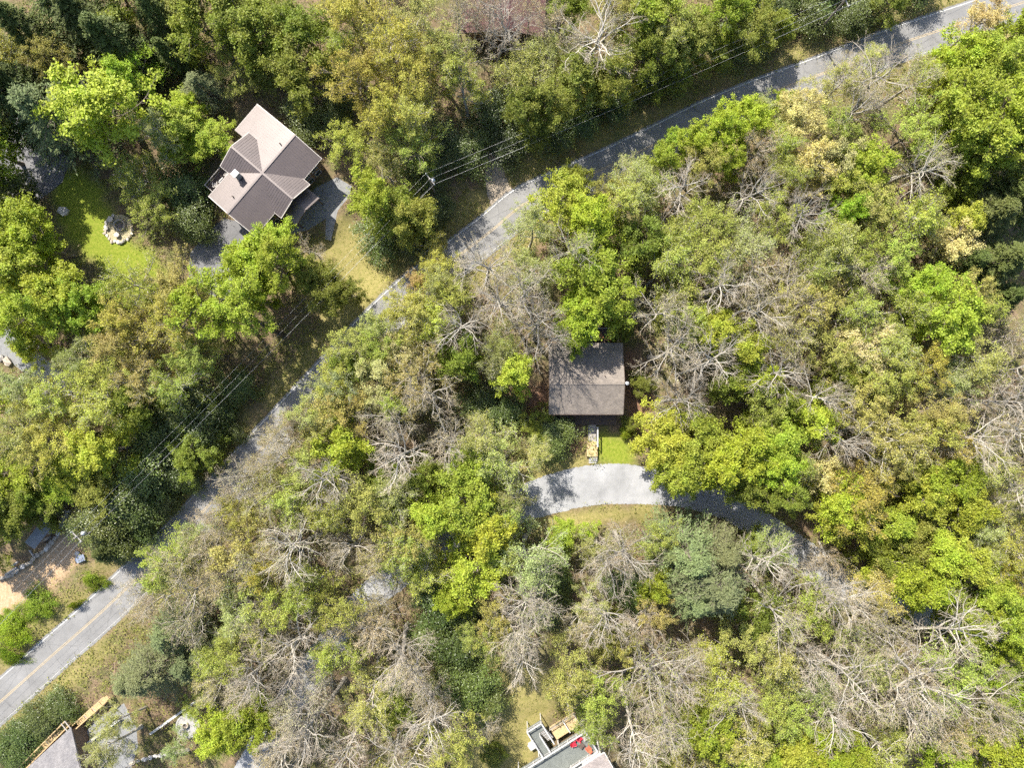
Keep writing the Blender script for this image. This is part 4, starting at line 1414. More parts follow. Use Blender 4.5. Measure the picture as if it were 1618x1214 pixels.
def spawn(pts, L, per, t0, t1, amin, amax, lf, r, flat=0.0, taper=0.5):
    """Children along each branch: start points, directions and lengths."""
    n, k, _ = pts.shape
    t = (np.arange(per)[None] + r.random((n, per))) / per * (t1 - t0) + t0
    f = t * (k - 1)
    i = np.clip(np.floor(f).astype(int), 0, k - 2)
    u = (f - i)[..., None]
    idx = np.arange(n)[:, None]
    a, b = pts[idx, i], pts[idx, i + 1]
    pos = a * (1 - u) + b * u
    tan = norm(b - a)
    rnd = norm(r.normal(size=tan.shape))
    rnd[..., 2] *= (1 - flat)
    perp = norm(rnd - tan * (rnd * tan).sum(-1, keepdims=True))
    ang = (amin + (amax - amin) * r.random((n, per)))[..., None]
    d = norm(tan * np.cos(ang) + perp * np.sin(ang))
    ln = L[:, None] * lf * (1 - taper * t) * (0.7 + 0.6 * r.random((n, per)))
    return pos.reshape(-1, 3), d.reshape(-1, 3), ln.ravel(), t.ravel()


def blades(pts, w, r):
    """Each twig as a thin tapering blade with a bend (flat strip)."""
    n, k, _ = pts.shape
    t = norm(pts[:, -1] - pts[:, 0])
    s = norm(np.cross(t, r.normal(size=t.shape)))
    wk = w * np.linspace(1, 0.35, k)
    V = np.stack([pts - s[:, None] * wk[None, :, None] / 2, pts + s[:, None] * wk[None, :, None] / 2], 2)
    b = np.arange(n)[:, None] * (k * 2) + np.arange(k - 1)[None] * 2
    q = np.stack([b, b + 1, b + 3, b + 2], -1).reshape(-1, 4)
    return V.reshape(-1, 3), q


def leaves(C, size, r, upb=0.6, out=None, outb=0.3, asp=0.65, jit=0.55, direction=None):
    """Rhombic leaf sprays around the centres C."""
    n = len(C)
    nor = r.normal(size=(n, 3)) * 0.55 + np.array([0, 0, upb])
    if out is not None:
        nor = nor + out * outb
    nor = norm(nor)
    t = direction + r.normal(0, 0.35, (n, 3)) if direction is not None else r.normal(size=(n, 3))
    t = norm(t - nor * (t * nor).sum(-1, keepdims=True))
    b = np.cross(nor, t)
    s = (size * (1 - jit + 2 * jit * r.random(n)))[:, None]
    V = np.stack([C - t * s * 0.5, C + b * s * asp * 0.5 + t * s * 0.08, C + t * s * 0.5 - nor * s * 0.12, C - b * s * asp * 0.5 + t * s * 0.08], 1)
    q = np.arange(n * 4).reshape(n, 4)
    return V.reshape(-1, 3), q


def along(pts, m, r, t0=0.15):
    n, k, _ = pts.shape
    f = (t0 + (1 - t0) * r.random((n, m))) * (k - 1)
    i = np.clip(np.floor(f).astype(int), 0, k - 2)
    u = (f - i)[..., None]
    idx = np.arange(n)[:, None]
    a, b = pts[idx, i], pts[idx, i + 1]
    return (a * (1 - u) + b * u).reshape(-1, 3), np.repeat(norm(pts[:, -1] - pts[:, 0]), m, 0)


def hardwood(seed, h=16.0, R=4.6, n1=15, n2=7, n3=6, n4=4, low=0.45, bark=M_BARK_PALE, leaf=None, bud=None, twig_w=0.035, limb_r=1.0, droop=0.35, fork=True, lean=0.05):
    """A broadleaved tree: trunk mesh (trunk and limbs) and crown mesh (twigs, leaves)."""
    r = np.random.default_rng(seed)
    tr = Bag(); cr = Bag()
    top = h * 0.93
    T = grow(np.zeros((1, 3)), norm(np.array([[r.normal(0, lean), r.normal(0, lean), 1.0]])), np.array([top]), 9, 0.25, 0.045, r)
    r0 = 0.021 * h
    rad = r0 * np.linspace(1, 0.12, 10)[None] ** 0.9
    rad[0, 0] *= 1.35
    v, q = tube_arrays(T, rad, 8); tr.add(v, q)
    # limbs
    t = low + (0.99 - low) * ((np.arange(n1) + r.random(n1)) / n1) ** 0.85
    f = t * 9; i = np.clip(np.floor(f).astype(int), 0, 8); u = (f - i)[:, None]
    P = T[0, i] * (1 - u) + T[0, i + 1] * u
    az = np.arange(n1) * 2.4 + r.random(n1) * 1.2
    rel = (t - low) / (1 - low)
    pol = np.radians(72 - 42 * rel + r.normal(0, 8, n1))
    D = np.stack([np.cos(az) * np.sin(pol), np.sin(az) * np.sin(pol), np.cos(pol)], 1)
    prof = np.sqrt(np.clip(1 - (np.clip(rel - 0.35, 0, 1) / 0.75) ** 2, 0.12, 1)) * (0.72 + 0.28 * np.clip(rel / 0.3, 0, 1))
    L1 = R * 1.12 * prof * (0.75 + 0.45 * r.random(n1))
    B1 = grow(P, D, L1, 6, droop, 0.16, r)
    ra = limb_r * (0.018 * L1 + 0.02)
    v, q = tube_arrays(B1, ra[:, None] * np.linspace(1, 0.3, 7)[None], 5); tr.add(v, q)
    P2, D2, L2, _ = spawn(B1, L1, n2, 0.22, 1.0, 0.45, 1.0, 0.62, r)
    B2 = grow(P2, D2, L2, 4, 0.25, 0.2, r)
    v, q = tube_arrays(B2, limb_r * (0.010 * L2 + 0.016)[:, None] * np.linspace(1, 0.35, 5)[None], 4); tr.add(v, q)
    P3, D3, L3, _ = spawn(B2, L2, n3, 0.25, 1.0, 0.45, 1.0, 0.62, r)
    B3 = grow(P3, D3, L3, 3, 0.2, 0.22, r)
    if leaf is None:
        v, q = tube_arrays(B3, limb_r * (0.008 * L3 + 0.011)[:, None] * np.linspace(1, 0.4, 4)[None], 3); cr.add(v, q, mat=1)
    else:
        v, q = blades(B3, twig_w, r); cr.add(v, q, mat=1)
    ctr = np.array([0, 0, h * 0.68])
    if n4:
        P4, D4, L4, _ = spawn(B3, np.maximum(L3, 0.5), n4, 0.2, 1.0, 0.35, 0.9, 0.75, r)
        B4 = grow(P4, D4, L4, 2, 0.15, 0.2, r)
        v, q = blades(B4, twig_w, r); cr.add(v, q, mat=1)
    else:
        B4 = B3
    for spec in (leaf, bud):
        if spec:
            size, m, spread, upb, outb = spec
            C, d = along(B4 if spec is bud else B3, m, r)
            C = C + r.normal(0, spread, C.shape) * np.array([1, 1, 0.6])
            v, q = leaves(C, size, r, upb, norm(C - ctr), outb); cr.add(v, q, mat=0)
    return tr.mesh("trunk", [bark], True), cr.mesh("crown", [M_LEAF, bark if leaf is not None else M_TWIG_GREY]), h, R


def conifer(seed, h=19.0, R=4.2, low=0.18, droop=-0.25, nm=9, size=0.34, whorl=0.62, hemlock=False):
    r = np.random.default_rng(seed)
    tr = Bag(); cr = Bag()
    T = grow(np.zeros((1, 3)), np.array([[0.0, 0.0, 1.0]]), np.array([h]), 9, 0.2, 0.02, r)
    rad = 0.017 * h * np.linspace(1, 0.06, 10)[None]
    v, q = tube_arrays(T, rad, 8); tr.add(v, q)
    zs = np.arange(low * h, h * 0.985, whorl)
    P, az, rel = [], [], []
    for z in zs:
        n = r.integers(4, 7)
        a0 = r.random() * 6.28
        for k in range(n):
            P.append(z + r.normal(0, 0.12)); az.append(a0 + k * 6.283 / n + r.normal(0, 0.2)); rel.append((z / h - low) / (1 - low))
    z = np.clip(np.array(P), 0, h * 0.99); az = np.array(az); rel = np.array(rel)
    f = z / h * 9; i = np.clip(np.floor(f).astype(int), 0, 8); u = (f - i)[:, None]
    P = T[0, i] * (1 - u) + T[0, i + 1] * u
    pol = np.radians(90 - 38 * rel ** 2 + r.normal(0, 6, len(z)))
    D = np.stack([np.cos(az) * np.sin(pol), np.sin(az) * np.sin(pol), np.cos(pol)], 1)
    prof = np.clip((1 - rel) ** 0.75, 0.08, 1) * (0.75 + 0.25 * np.clip(rel / 0.2, 0, 1))
    L1 = R * prof * (0.65 + 0.5 * r.random(len(z)))
    B1 = grow(P, D, L1, 5, droop, 0.09, r)
    v, q = tube_arrays(B1, (0.012 * L1 + 0.012)[:, None] * np.linspace(1, 0.25, 6)[None], 4); tr.add(v, q)
    P2, D2, L2, _ = spawn(B1, L1, 8, 0.25, 1.0, 0.5, 0.9, 0.5, r, flat=0.75)
    B2 = grow(P2, D2, np.maximum(L2, 0.35), 3, -0.1, 0.12, r)
    v, q = blades(B2, 0.03, r); cr.add(v, q, mat=1)
    C, d = along(B2, nm, r, 0.0)
    C = C + r.normal(0, 0.13, C.shape) * np.array([1, 1, 0.6])
    v, q = leaves(C, size, r, 0.9, None, 0, 0.32, 0.3, d); cr.add(v, q, mat=0)
    C, d = along(B1, nm * 2, r, 0.45)
    C = C + r.normal(0, 0.1, C.shape)
    v, q = leaves(C, size, r, 0.9, None, 0, 0.32, 0.3, d); cr.add(v, q, mat=0)
    return tr.mesh("trunk", [M_BARK], True), cr.mesh("crown", [M_NEEDLE, M_BARK]), h, R


def bushy(seed, h=5.5, R=3.2, nclump=70, nleaf=70, size=0.28, stems=6, mat=M_GLOSS, spread=0.42, upb=0.7, bark=M_BARK_DARK, round_=False):
    """A many-stemmed evergreen or round shrub: stems, and leaf clumps spread through a dome."""
    r = np.random.default_rng(seed)
    tr = Bag(); cr = Bag()
    az = np.arange(stems) * 6.283 / stems + r.normal(0, 0.3, stems)
    pol = np.radians(r.uniform(12, 42, stems))
    D = np.stack([np.cos(az) * np.sin(pol), np.sin(az) * np.sin(pol), np.cos(pol)], 1)
    S = grow(r.normal(0, 0.12, (stems, 3)) * np.array([1, 1, 0]), D, np.full(stems, h * 0.8) * r.uniform(0.7, 1.0, stems), 5, 0.25, 0.13, r)
    v, q = tube_arrays(S, np.full((stems, 1), 0.018 * h) * np.linspace(1, 0.25, 6)[None], 5); tr.add(v, q)
    # clump centres over the dome, lumpy outline
    ph = r.random(nclump) * 6.283
    cz = r.random(nclump) ** 0.8
    sz = np.sqrt(1 - cz ** 2)
    lump = 1 + 0.22 * np.sin(3 * ph + seed) * sz + 0.14 * np.sin(5 * ph + 2 * seed) * sz + r.normal(0, 0.06 if round_ else 0.1, nclump)
    rr = (0.55 + 0.45 * r.random(nclump) ** 0.4) * lump
    C0 = np.stack([np.cos(ph) * sz * R * rr, np.sin(ph) * sz * R * rr, h * 0.22 + cz * h * 0.74 * rr], 1)
    near = S[:, -2][r.integers(0, stems, nclump)]
    limbs = np.stack([near, near * 0.45 + C0 * 0.55 + np.array([0, 0, -0.1 * h]), C0], 1)
    v, q = tube_arrays(limbs, np.full((nclump, 1), 0.03) * np.linspace(1, 0.5, 3)[None], 3); tr.add(v, q)
    C = np.repeat(C0, nleaf, 0) + r.normal(0, 1, (nclump * nleaf, 3)) * np.array([spread, spread, spread * 0.55])
    C[:, 2] = np.maximum(C[:, 2], 0.12)
    out = norm(C - np.array([0, 0, h * 0.3]))
    v, q = leaves(C, size, r, upb, out, 0.7, 0.5, 0.35); cr.add(v, q, mat=0)
    return tr.mesh("trunk", [bark], True), cr.mesh("crown", [mat]), h, R


PROTO = {}


def proto(kind):
    if kind in PROTO:
        return PROTO[kind]
    base = sum(ord(c) for c in kind) * 31
    if kind == 'b':      # bare, pale limbs
        P = [hardwood(base + i, 18, 5.2, 14, 7, 5, 3, 0.42 + 0.06 * (i % 3), M_BARK_PALE, None, (0.15, 1, 0.12, 0.5, 0.1) if i % 2 else None, 0.024, 0.9) for i in range(7)]
    elif kind == 't':    # budding, fine twig haze
        P = [hardwood(base + i, 15, 4.8, 14, 7, 6, 3, 0.38, M_BARK_PALE, None, (0.15, 1 + i % 2, 0.16, 0.5, 0.1), 0.025, 0.8) for i in range(5)]
    elif kind in 'oyc':  # first small leaves, twigs showing through
        P = [hardwood(base + i, 15, 4.7, 15, 7, 6, 1, 0.36, M_BARK_PALE if i % 2 else M_BARK, (0.18 if kind != 'c' else 0.2, 17, 0.2, 0.55, 0.25), None, 0.035, 0.85) for i in range(5)]
    elif kind == 'm':    # sage, hazy
        P = [hardwood(base + i, 14, 4.5, 15, 7, 6, 1, 0.34, M_BARK_PALE, (0.165, 16, 0.22, 0.5, 0.2), None, 0.035, 0.8) for i in range(4)]
    elif kind == 'l':    # fresh lime leaves in layers
        P = [hardwood(base + i, 14, 4.7, 16, 7, 5, 0, 0.32, M_BARK, (0.25, 27, 0.25, 0.7, 0.25), None, 0.035, 0.8) for i in range(6)]
    elif kind == 'u':    # tall, the crown high on a long dark trunk
        P = [hardwood(base + i, 18, 4.7, 13, 6, 6, 0, 0.6, M_BARK_DARK, (0.23, 22, 0.24, 0.65, 0.25), None, 0.035, 1.1, 0.2, True, 0.12) for i in range(3)]
    elif kind == 'g':    # full mid green
        P = [hardwood(base + i, 13, 4.6, 16, 7, 5, 0, 0.28, M_BARK, (0.24, 27, 0.27, 0.65, 0.3), None, 0.035, 0.8) for i in range(5)]
    elif kind == 'p':
        P = [conifer(base + i, 19, 4.4, 0.16 + 0.05 * (i % 2), -0.3, 11, 0.28, 0.85) for i in range(4)]
    elif kind == 'k':    # dense spruce like conifer
        P = [conifer(base + i, 17, 4.4, 0.1, -0.15, 11, 0.40, 0.55) for i in range(3)]
    elif kind == 'd':
        P = [bushy(base + i, 6.0, 3.4, 85, 105, 0.22, 6, M_GLOSS, 0.46) for i in range(5)]
    elif kind == 's':
        P = [bushy(base + i, 2.6, 2.3, 75, 90, 0.17, 7, M_LEAF, 0.3, 0.7, M_BARK, True) for i in range(4)]
    PROTO[kind] = P
    return P


# kind: object name, category, wording, height factor (m per m of radius, min, max), leaf colours
KIND = {
    'b': ('bare_tree', 'bare grey tree', (15, 21), [(0.36, 0.35, 0.12), (0.38, 0.34, 0.17), (0.34, 0.36, 0.10), (0.40, 0.36, 0.20)]),
    't': ('budding_tree', 'budding tan twigged tree', (12, 17), [(0.38, 0.35, 0.12), (0.42, 0.34, 0.17), (0.36, 0.36, 0.10), (0.42, 0.37, 0.20)]),
    'o': ('leafing_tree', 'thinly leafed olive tree', (11, 17), [(0.37, 0.40, 0.075), (0.35, 0.39, 0.08), (0.40, 0.395, 0.10), (0.355, 0.405, 0.075)]),
    'y': ('golden_tree', 'golden tan leafing tree', (12, 18), [(0.40, 0.37, 0.07), (0.39, 0.37, 0.075), (0.44, 0.38, 0.12)]),
    'c': ('blossoming_tree', 'cream yellow blossoming tree', (11, 15), [(0.60, 0.53, 0.22), (0.56, 0.51, 0.20)]),
    'm': ('sage_tree', 'pale sage green leafing tree', (10, 16), [(0.37, 0.40, 0.12), (0.39, 0.41, 0.11), (0.35, 0.38, 0.13)]),
    'l': ('lime_tree', 'bright lime green tree', (10, 16), [(0.345, 0.41, 0.04), (0.33, 0.40, 0.04), (0.37, 0.41, 0.05), (0.32, 0.385, 0.045)]),
    'u': ('high_crowned_tree', 'high crowned dark trunked tree', (15, 19), [(0.33, 0.39, 0.04), (0.35, 0.39, 0.05)]),
    'g': ('green_tree', 'full mid green tree', (8, 15), [(0.20, 0.24, 0.03), (0.185, 0.22, 0.03), (0.22, 0.245, 0.04)]),
    'p': ('pine_tree', 'blue green pine', (16, 23), [(0.165, 0.195, 0.075), (0.155, 0.185, 0.07)]),
    'k': ('spruce_tree', 'dense dark green conifer', (14, 20), [(0.105, 0.13, 0.03), (0.11, 0.135, 0.032)]),
    'd': ('evergreen_shrub', 'dark evergreen shrub', (3.5, 8), [(0.085, 0.115, 0.022), (0.075, 0.105, 0.022), (0.105, 0.135, 0.028)]),
    's': ('round_shrub', 'rounded bright green shrub', (1.2, 3.2), [(0.24, 0.31, 0.018), (0.22, 0.29, 0.025)]),
}

# crown centre u, v and radius in photograph pixels, kind, optional height in metres
TREES = """
# top-left block
28 35 46 k;100 20 55 k;165 55 50 k;25 90 42 o;78 98 30 o;225 15 40 k;262 75 30 k 12
58 172 52 p;-25 120 60 k 22;-70 190 50 k 21;5 118 40 k 19;-30 230 44 l 13;150 172 76 l 17;200 120 36 l;235 205 34 m;290 205 46 l 8;335 225 32 l 6;300 165 26 l 7
312 128 26 p 10;212 278 42 o 10;238 318 36 o 9;275 300 36 d 7;300 350 30 d 6;20 352 46 l;58 388 40 l;20 410 40 l
330 50 45 g;385 30 48 g;375 100 36 o 7;430 50 48 g;425 112 40 g 8;485 45 44 g;490 120 48 g;520 190 26 d;480 190 30 d;535 150 26 d
560 40 46 y;610 70 48 y;585 130 50 y;650 55 40 y;655 120 42 y;615 190 48 y;670 180 44 o;700 110 40 o;545 85 30 o
560 230 34 o;640 240 38 o;705 60 36 b 14;745 25 36 t 14;740 95 36 t 13;800 40 34 b 15;720 10 34 b 15;770 30 32 t 14;832 28 26 t 14;780 80 36 b 15;735 150 38 o;700 225 38 d;660 260 34 d;740 235 34 d
560 288 42 u 17;610 270 30 m;625 335 42 g;660 345 38 g;600 375 34 d;650 385 26 d;690 330 26 d;676 398 24 y 8
# top middle
838 78 10 s 1.4;845 92 9 s 1.2;885 15 32 g;935 60 60 b 16;892 55 34 t 13;1010 35 46 l;965 20 34 o;1045 75 40 o;1060 25 40 o;1142 22 34 l 13;1100 60 38 g;1180 45 36 g
800 115 38 m 9;838 140 42 m 9;875 110 38 m 9;905 125 32 o 8
782 185 38 d 6;830 190 40 g 13;805 228 30 d 5;875 178 38 g 13;862 212 30 d 5;920 155 38 g 13;918 190 30 d 5;960 130 38 g 13;970 162 28 d 5
1010 105 38 g 13;1020 138 26 d 5;1060 92 36 g 12;1068 118 24 d 5;1120 66 34 g 7;1160 75 30 d 5;1205 55 32 d 5
1240 35 32 g 8;1285 18 32 d 6;1345 28 24 d 5;1375 5 34 d 6;1415 -5 28 g 8;1225 10 32 d 6;1455 -25 28 d 6
# below the road, top right
1064 216 17 l 7;908 290 24 g 9;878 322 42 l 12;935 345 38 l;965 312 32 y 11;1048 260 28 l;1098 236 30 l;1132 216 34 l;1168 202 32 l;1005 278 34 m 9
1040 310 46 m;1000 330 34 o;1140 258 24 l;1085 320 48 b 14;1180 300 40 b;1190 245 32 t;1100 270 30 o;935 385 36 l;885 385 38 b;838 378 38 m
1010 385 42 g;1060 380 34 o;1120 350 38 o;1150 385 46 t;1220 176 32 m 9;1190 182 24 o 8
1545 35 34 c 12;1592 70 40 l;1515 98 44 l 14;1560 120 48 l 15;1485 145 36 l;1530 175 56 l 17;1590 180 52 l 17;1545 245 50 l 16;1600 250 40 g 14;1500 215 40 l 15
1395 138 52 b 15;1445 125 42 t 15;1345 178 42 t;1305 155 36 m;1325 118 28 t 10;1380 95 26 m 9
1250 175 34 c;1265 215 40 c;1235 225 28 o;1240 168 20 l 9;1270 265 38 c;1315 255 38 c;1330 215 34 o;1225 275 34 o
1375 270 42 l;1340 300 36 o;1470 255 48 b;1440 215 40 t;1420 325 52 o;1375 345 40 o;1330 335 26 l;1262 335 46 b;1300 375 42 o;1210 350 40 b;1350 390 36 o
1490 385 42 c;1510 350 32 l;1460 350 36 o;1520 300 34 g 11;1580 340 54 k 17;1600 410 54 k 17;1545 410 40 k 14;1600 470 40 k 14
# left side
35 440 50 l;92 455 40 l;85 490 42 l;150 475 40 l;40 500 36 l;60 545 28 l 9
230 465 44 y;275 450 40 y;200 510 44 y;255 515 46 y;180 555 42 y;235 575 38 y;300 480 34 y
335 495 48 u 18;300 560 36 o;270 610 38 o;330 560 24 o 9;398 518 42 u 19;390 470 34 l
130 560 40 m;170 600 40 o;120 625 44 o;70 620 34 o;25 625 40 m;20 690 42 m;160 655 44 o;110 690 40 o;65 695 36 t;210 650 36 g
275 645 46 d 8;235 690 40 d 7;310 685 40 d 8;335 655 24 d 5;370 612 27 d 5;312 724 32 g 7;280 715 34 d;175 720 46 l;120 738 34 l 8;85 758 36 l 6;20 742 44 l 8;28 800 42 g 8;75 792 30 g 6
232 752 44 d 8;190 785 46 d 8;276 748 30 d 6;140 778 38 g 8;214 800 36 d 7;165 832 40 d 8;158 876 26 k 9;184 862 30 d 6;150 830 30 d
420 415 46 l 13;452 443 38 u 18;385 425 36 l 12;440 385 30 l 11;490 395 24 t 6;500 440 34 g;535 455 32 g
# below the road, left of centre
640 510 36 o;668 452 26 y 9;708 438 34 m;700 470 36 o;765 430 46 b;800 470 46 b;740 505 46 b;690 520 36 o;592 558 38 o;556 580 30 g;532 612 36 o
620 560 38 c;665 590 46 y 15;590 610 44 c;640 630 34 o;555 650 44 o;512 650 34 m;720 570 36 g;775 560 34 m;790 600 26 m;760 640 30 d;800 655 26 d
615 670 42 t;700 640 46 b 17;660 710 50 b 18;720 690 38 b;540 700 44 l;500 690 36 o;478 675 30 t;452 732 34 t;480 745 42 o;440 755 28 t
540 765 48 b;600 750 34 g;428 790 40 t;450 800 38 o;590 800 42 o;510 810 38 t;770 690 44 m;800 730 40 m;755 740 36 l;725 790 50 l;640 790 42 m;675 755 32 g
690 815 42 l;765 840 50 l;795 800 34 o;650 850 42 o;815 770 30 m;840 720 26 m 9
# by the cabin
935 440 48 l 14;960 480 44 l 14;915 490 40 l 13;905 525 26 l 10;850 425 40 b;838 478 44 b 18;848 528 42 b 18;888 528 34 b 15;820 585 34 l 14;790 540 30 m;870 690 32 d 5;855 670 22 g 4;1000 668 14 g 3;990 682 10 s
1040 435 44 b;1020 490 40 b;1070 480 34 g;1110 430 48 o;1150 450 46 b;1090 520 34 b;1050 560 52 b 17;1100 590 46 b;1130 520 42 l;1165 560 42 l;1150 620 36 g;1190 600 34 l;1200 500 40 b
1060 640 38 b;1095 660 30 g;1035 705 46 l 13;1085 700 44 l 13;1062 744 38 l 13;1130 742 46 l 15;1180 700 46 l;1188 762 36 g 12;1238 775 26 g 14;1220 735 38 l;1200 640 38 o
985 525 18 g 4;1005 600 20 g 4
# right side
1230 455 50 t;1270 480 48 t;1320 430 48 t;1360 445 40 t;1240 520 44 t;1190 430 38 t;1290 420 36 o;1400 420 38 o;1420 490 42 o;1475 500 50 l 16;1450 455 34 l;1540 480 36 o;1580 530 34 t;1520 455 30 o
1330 510 40 o;1300 545 36 o;1360 560 46 c 13;1410 560 46 o;1455 565 34 y;1400 610 44 o;1240 585 46 b;1275 620 40 b;1235 640 36 g;1280 670 40 l;1350 630 42 o;1310 600 34 g;1330 680 38 b
1225 690 44 l;1250 730 28 o;1390 680 44 y;1440 690 44 y;1480 650 40 y;1480 710 36 y;1420 740 34 o;1290 745 36 c 12;1310 790 44 l;1360 770 46 y;1345 815 40 l;1440 780 42 l;1490 760 44 l;1520 800 40 l;1400 830 36 l;1440 850 38 g
1540 560 46 m;1590 590 44 b;1550 630 48 b;1600 670 48 b 18;1540 680 46 b;1570 740 46 b;1600 790 44 b;1500 610 40 m;1540 780 34 m;1610 540 30 t;1590 850 42 y;1560 830 34 t;1550 870 32 o
# bottom left
278 898 40 t;337 860 36 t;352 906 40 t;300 930 42 t;230 960 24 t 8;262 940 26 t;400 855 44 y 14;425 895 34 y;385 810 36 o;385 900 34 b;370 955 44 t;310 985 36 t
265 1012 38 p 13;232 1065 46 p 15;290 1050 34 p 12;205 1085 30 p 11;330 1035 36 b;375 1015 40 o;345 1075 36 t;385 1130 46 l 12;350 1155 34 l;420 1055 40 b;400 1090 34 t
62 955 23 s 2.4;18 1003 23 s 2.4;34 972 14 s 1.3;8 978 13 s 1.2;70 1140 32 d 3.5;40 1170 34 d 3.5;95 1120 24 d 3;15 1195 32 d 3.5;130 975 14 s 1.2;20 1045 22 s 1.5
8 828 36 g 9;42 802 26 g 8;-30 870 32 g 9;300 765 16 d 3;338 728 15 g 3;262 800 18 d 4;226 840 18 d 4;150 925 16 s 2;372 690 14 d 3
165 1190 34 m 9;195 1150 26 m 9;300 1120 20 o 8;270 1180 22 m 7;325 1165 26 o 8
# bottom centre
297 879 36 t 15;354 802 36 t 15;395 753 36 t 15;441 693 36 t 15;480 648 33 m 14;232 929 32 t 13;322 838 28 m 12;526 596 33 m 14;558 554 33 o 14;596 514 33 m 13;640 474 34 y 13;288 905 32 m 13;330 845 28 t 13;385 775 30 t 14;470 672 28 t 14;425 735 28 t 13;270 920 26 o 11;690 430 30 o 11
660 905 36 o 12;545 1000 34 t 13;520 1060 34 b 14;470 1060 34 b 15;440 1130 34 o 11;600 965 26 t 11;770 830 34 m
480 865 46 b;440 860 32 t;450 945 46 b;500 925 34 o;525 965 38 o;480 1000 44 b;420 985 40 t;590 880 34 t;640 880 42 o;560 860 32 t;715 935 24 l 9;690 955 40 d 8;730 970 34 d 7
720 1015 38 d 7;680 1010 28 d;745 1085 38 d 7;765 1110 30 d 5;715 1080 30 d;760 1015 34 o;780 970 34 o;625 1030 52 b 17;590 1000 36 t;580 1075 42 t;650 1080 40 b;540 1050 36 o;625 1110 36 g 10
510 1135 52 b;460 1120 44 b;560 1170 44 b;470 1180 40 b;610 1180 44 b;665 1145 46 b;720 1175 44 b;665 1195 36 t;690 1110 30 t;780 1195 20 g 3;430 1190 30 t;770 1150 20 t 8
750 885 44 l;790 880 34 o;830 870 50 b;840 920 44 b;830 970 50 b 18;870 955 32 d;875 910 26 d;800 1000 40 b;835 1010 36 b
# bottom middle right
892 845 26 l 7;930 842 18 l 4;950 862 30 m;990 868 48 b 17;1035 862 30 o;960 900 40 b;1000 930 34 d 8;965 965 46 b;930 945 32 m;915 985 32 t;1040 970 28 y;1040 930 26 l;1010 990 34 t
1095 880 50 p 20;1130 925 56 p 22;1100 950 40 p 17;1148 882 36 p 17;1062 868 28 p 14;1185 870 26 g 6;960 1005 34 g;900 1045 40 o;905 1090 40 o;940 1075 36 o;935 1125 34 o;985 1015 30 o
1000 1080 56 b 19;1050 1065 50 b 19;1060 1110 48 b;1000 1140 44 b;1095 1045 34 t;1040 1160 40 b;1100 1095 40 o;1150 1060 46 b;1150 1110 44 b;1110 1150 46 l;1080 1195 44 o;1160 1170 44 o;1035 1200 30 t;1180 1010 38 o
1200 900 44 b;1225 950 46 b;1180 960 36 g;1230 890 34 m;1200 1195 40 l;1215 1055 38 o
# bottom right
1310 915 46 b;1280 975 46 b;1350 950 46 b;1330 995 42 t;1260 1030 42 b;1390 985 42 t;1380 920 36 t;1300 880 26 t 9
1395 880 38 g;1420 900 40 l;1470 880 44 l;1460 935 40 l;1520 900 44 l;1560 940 46 l;1520 970 40 l;1580 985 32 l;1500 925 34 g;1600 915 34 y
1320 1060 52 b;1440 1050 66 b 21;1510 1020 54 b 20;1500 1080 56 b;1395 1120 66 b 21;1330 1130 44 b;1450 1130 50 b;1380 1060 40 m;1560 1090 46 t;1540 1140 40 t;1480 1150 40 t;1270 1090 38 m
1595 1035 32 l;1600 1080 34 l;1250 1130 40 o;1245 1180 46 l;1300 1180 46 l;1350 1190 40 l;1410 1195 40 o;1550 1190 44 l;1495 1200 40 l;1600 1170 44 l;1600 1130 34 t;1210 1120 36 o
# just outside the frame, shading it
-60 60 60 k;60 -40 60 k;160 -35 60 g;300 -40 60 g;-60 290 55 k;560 -50 55 o;-50 460 50 l;-50 640 50 l;-60 760 50 l;1010 -45 50 g;1180 -45 50 d 8;1300 -50 50 d 8;1660 300 60 k;1670 150 60 l;1670 560 55 b;1670 700 55 b;1670 950 55 l
1660 1120 55 b;1450 1265 55 l;1250 1270 55 l;1050 1270 55 b;640 1265 55 b;430 1265 50 t;-50 1120 30 s
"""

ORD = ["first", "second", "third", "fourth", "fifth", "sixth", "seventh", "eighth", "ninth", "tenth", "eleventh", "twelfth", "thirteenth", "fourteenth", "fifteenth"]
MARKS = [(928, 600, "the small brown cabin"), (940, 768, "the pale open stretch of lane"), (420, 268, "the cross-gabled metal roof"), (188, 362, "the stone fire pit"),
         (683, 285, "the roadside power pole"), (790, 20, "the dark red roof"), (890, 1180, "the white railed deck"), (110, 1160, "the timber walkway"), (297, 1148, "the round patio"),
         (60, 880, "the stone retaining wall"), (40, 550, "the rock-edged driveway"), (800, 1120, "the grass clearing"), (590, 930, "the shaded lane patch"),
         (1240, 850, "the shaded lane bend"), (1580, 350, "the dark conifers"), (1120, 910, "the big blue green pine"), (1475, 500, "the brightest lime crown"),
         (1290, 260, "the cream blossoming trees"), (40, 250, "the shaded parking pavement"), (785, 290, "the dirt track mouth"), (1300, 70, "the upper roadside pole"), (540, 310, "the concrete drive"),
         (1440, 1080, "the widest bare crown"), (1510, 20, "the sunny top of the road"), (100, 1010, "the sunny lower road")]
DIRS = ["east", "north-east", "north", "north-west", "west", "south-west", "south", "south-east"]


def parse_trees():
    out = []
    for line in TREES.strip().splitlines():
        if line.startswith('#'):
            continue
        for e in line.split(';'):
            f = e.split()
            if len(f) >= 4:
                out.append([float(f[0]), float(f[1]), float(f[2]), f[3], float(f[4]) if len(f) > 4 else None])
    # the wood is a mixture: some of the bare trees read in the photograph are already leafing
    r = random.Random(77)
    for it in out:
        q = r.random()
        if it[3] in 'bt' and it[4] is None and q < 0.27:
            it[3] = 'o' if q < 0.17 else 'm'
    return out


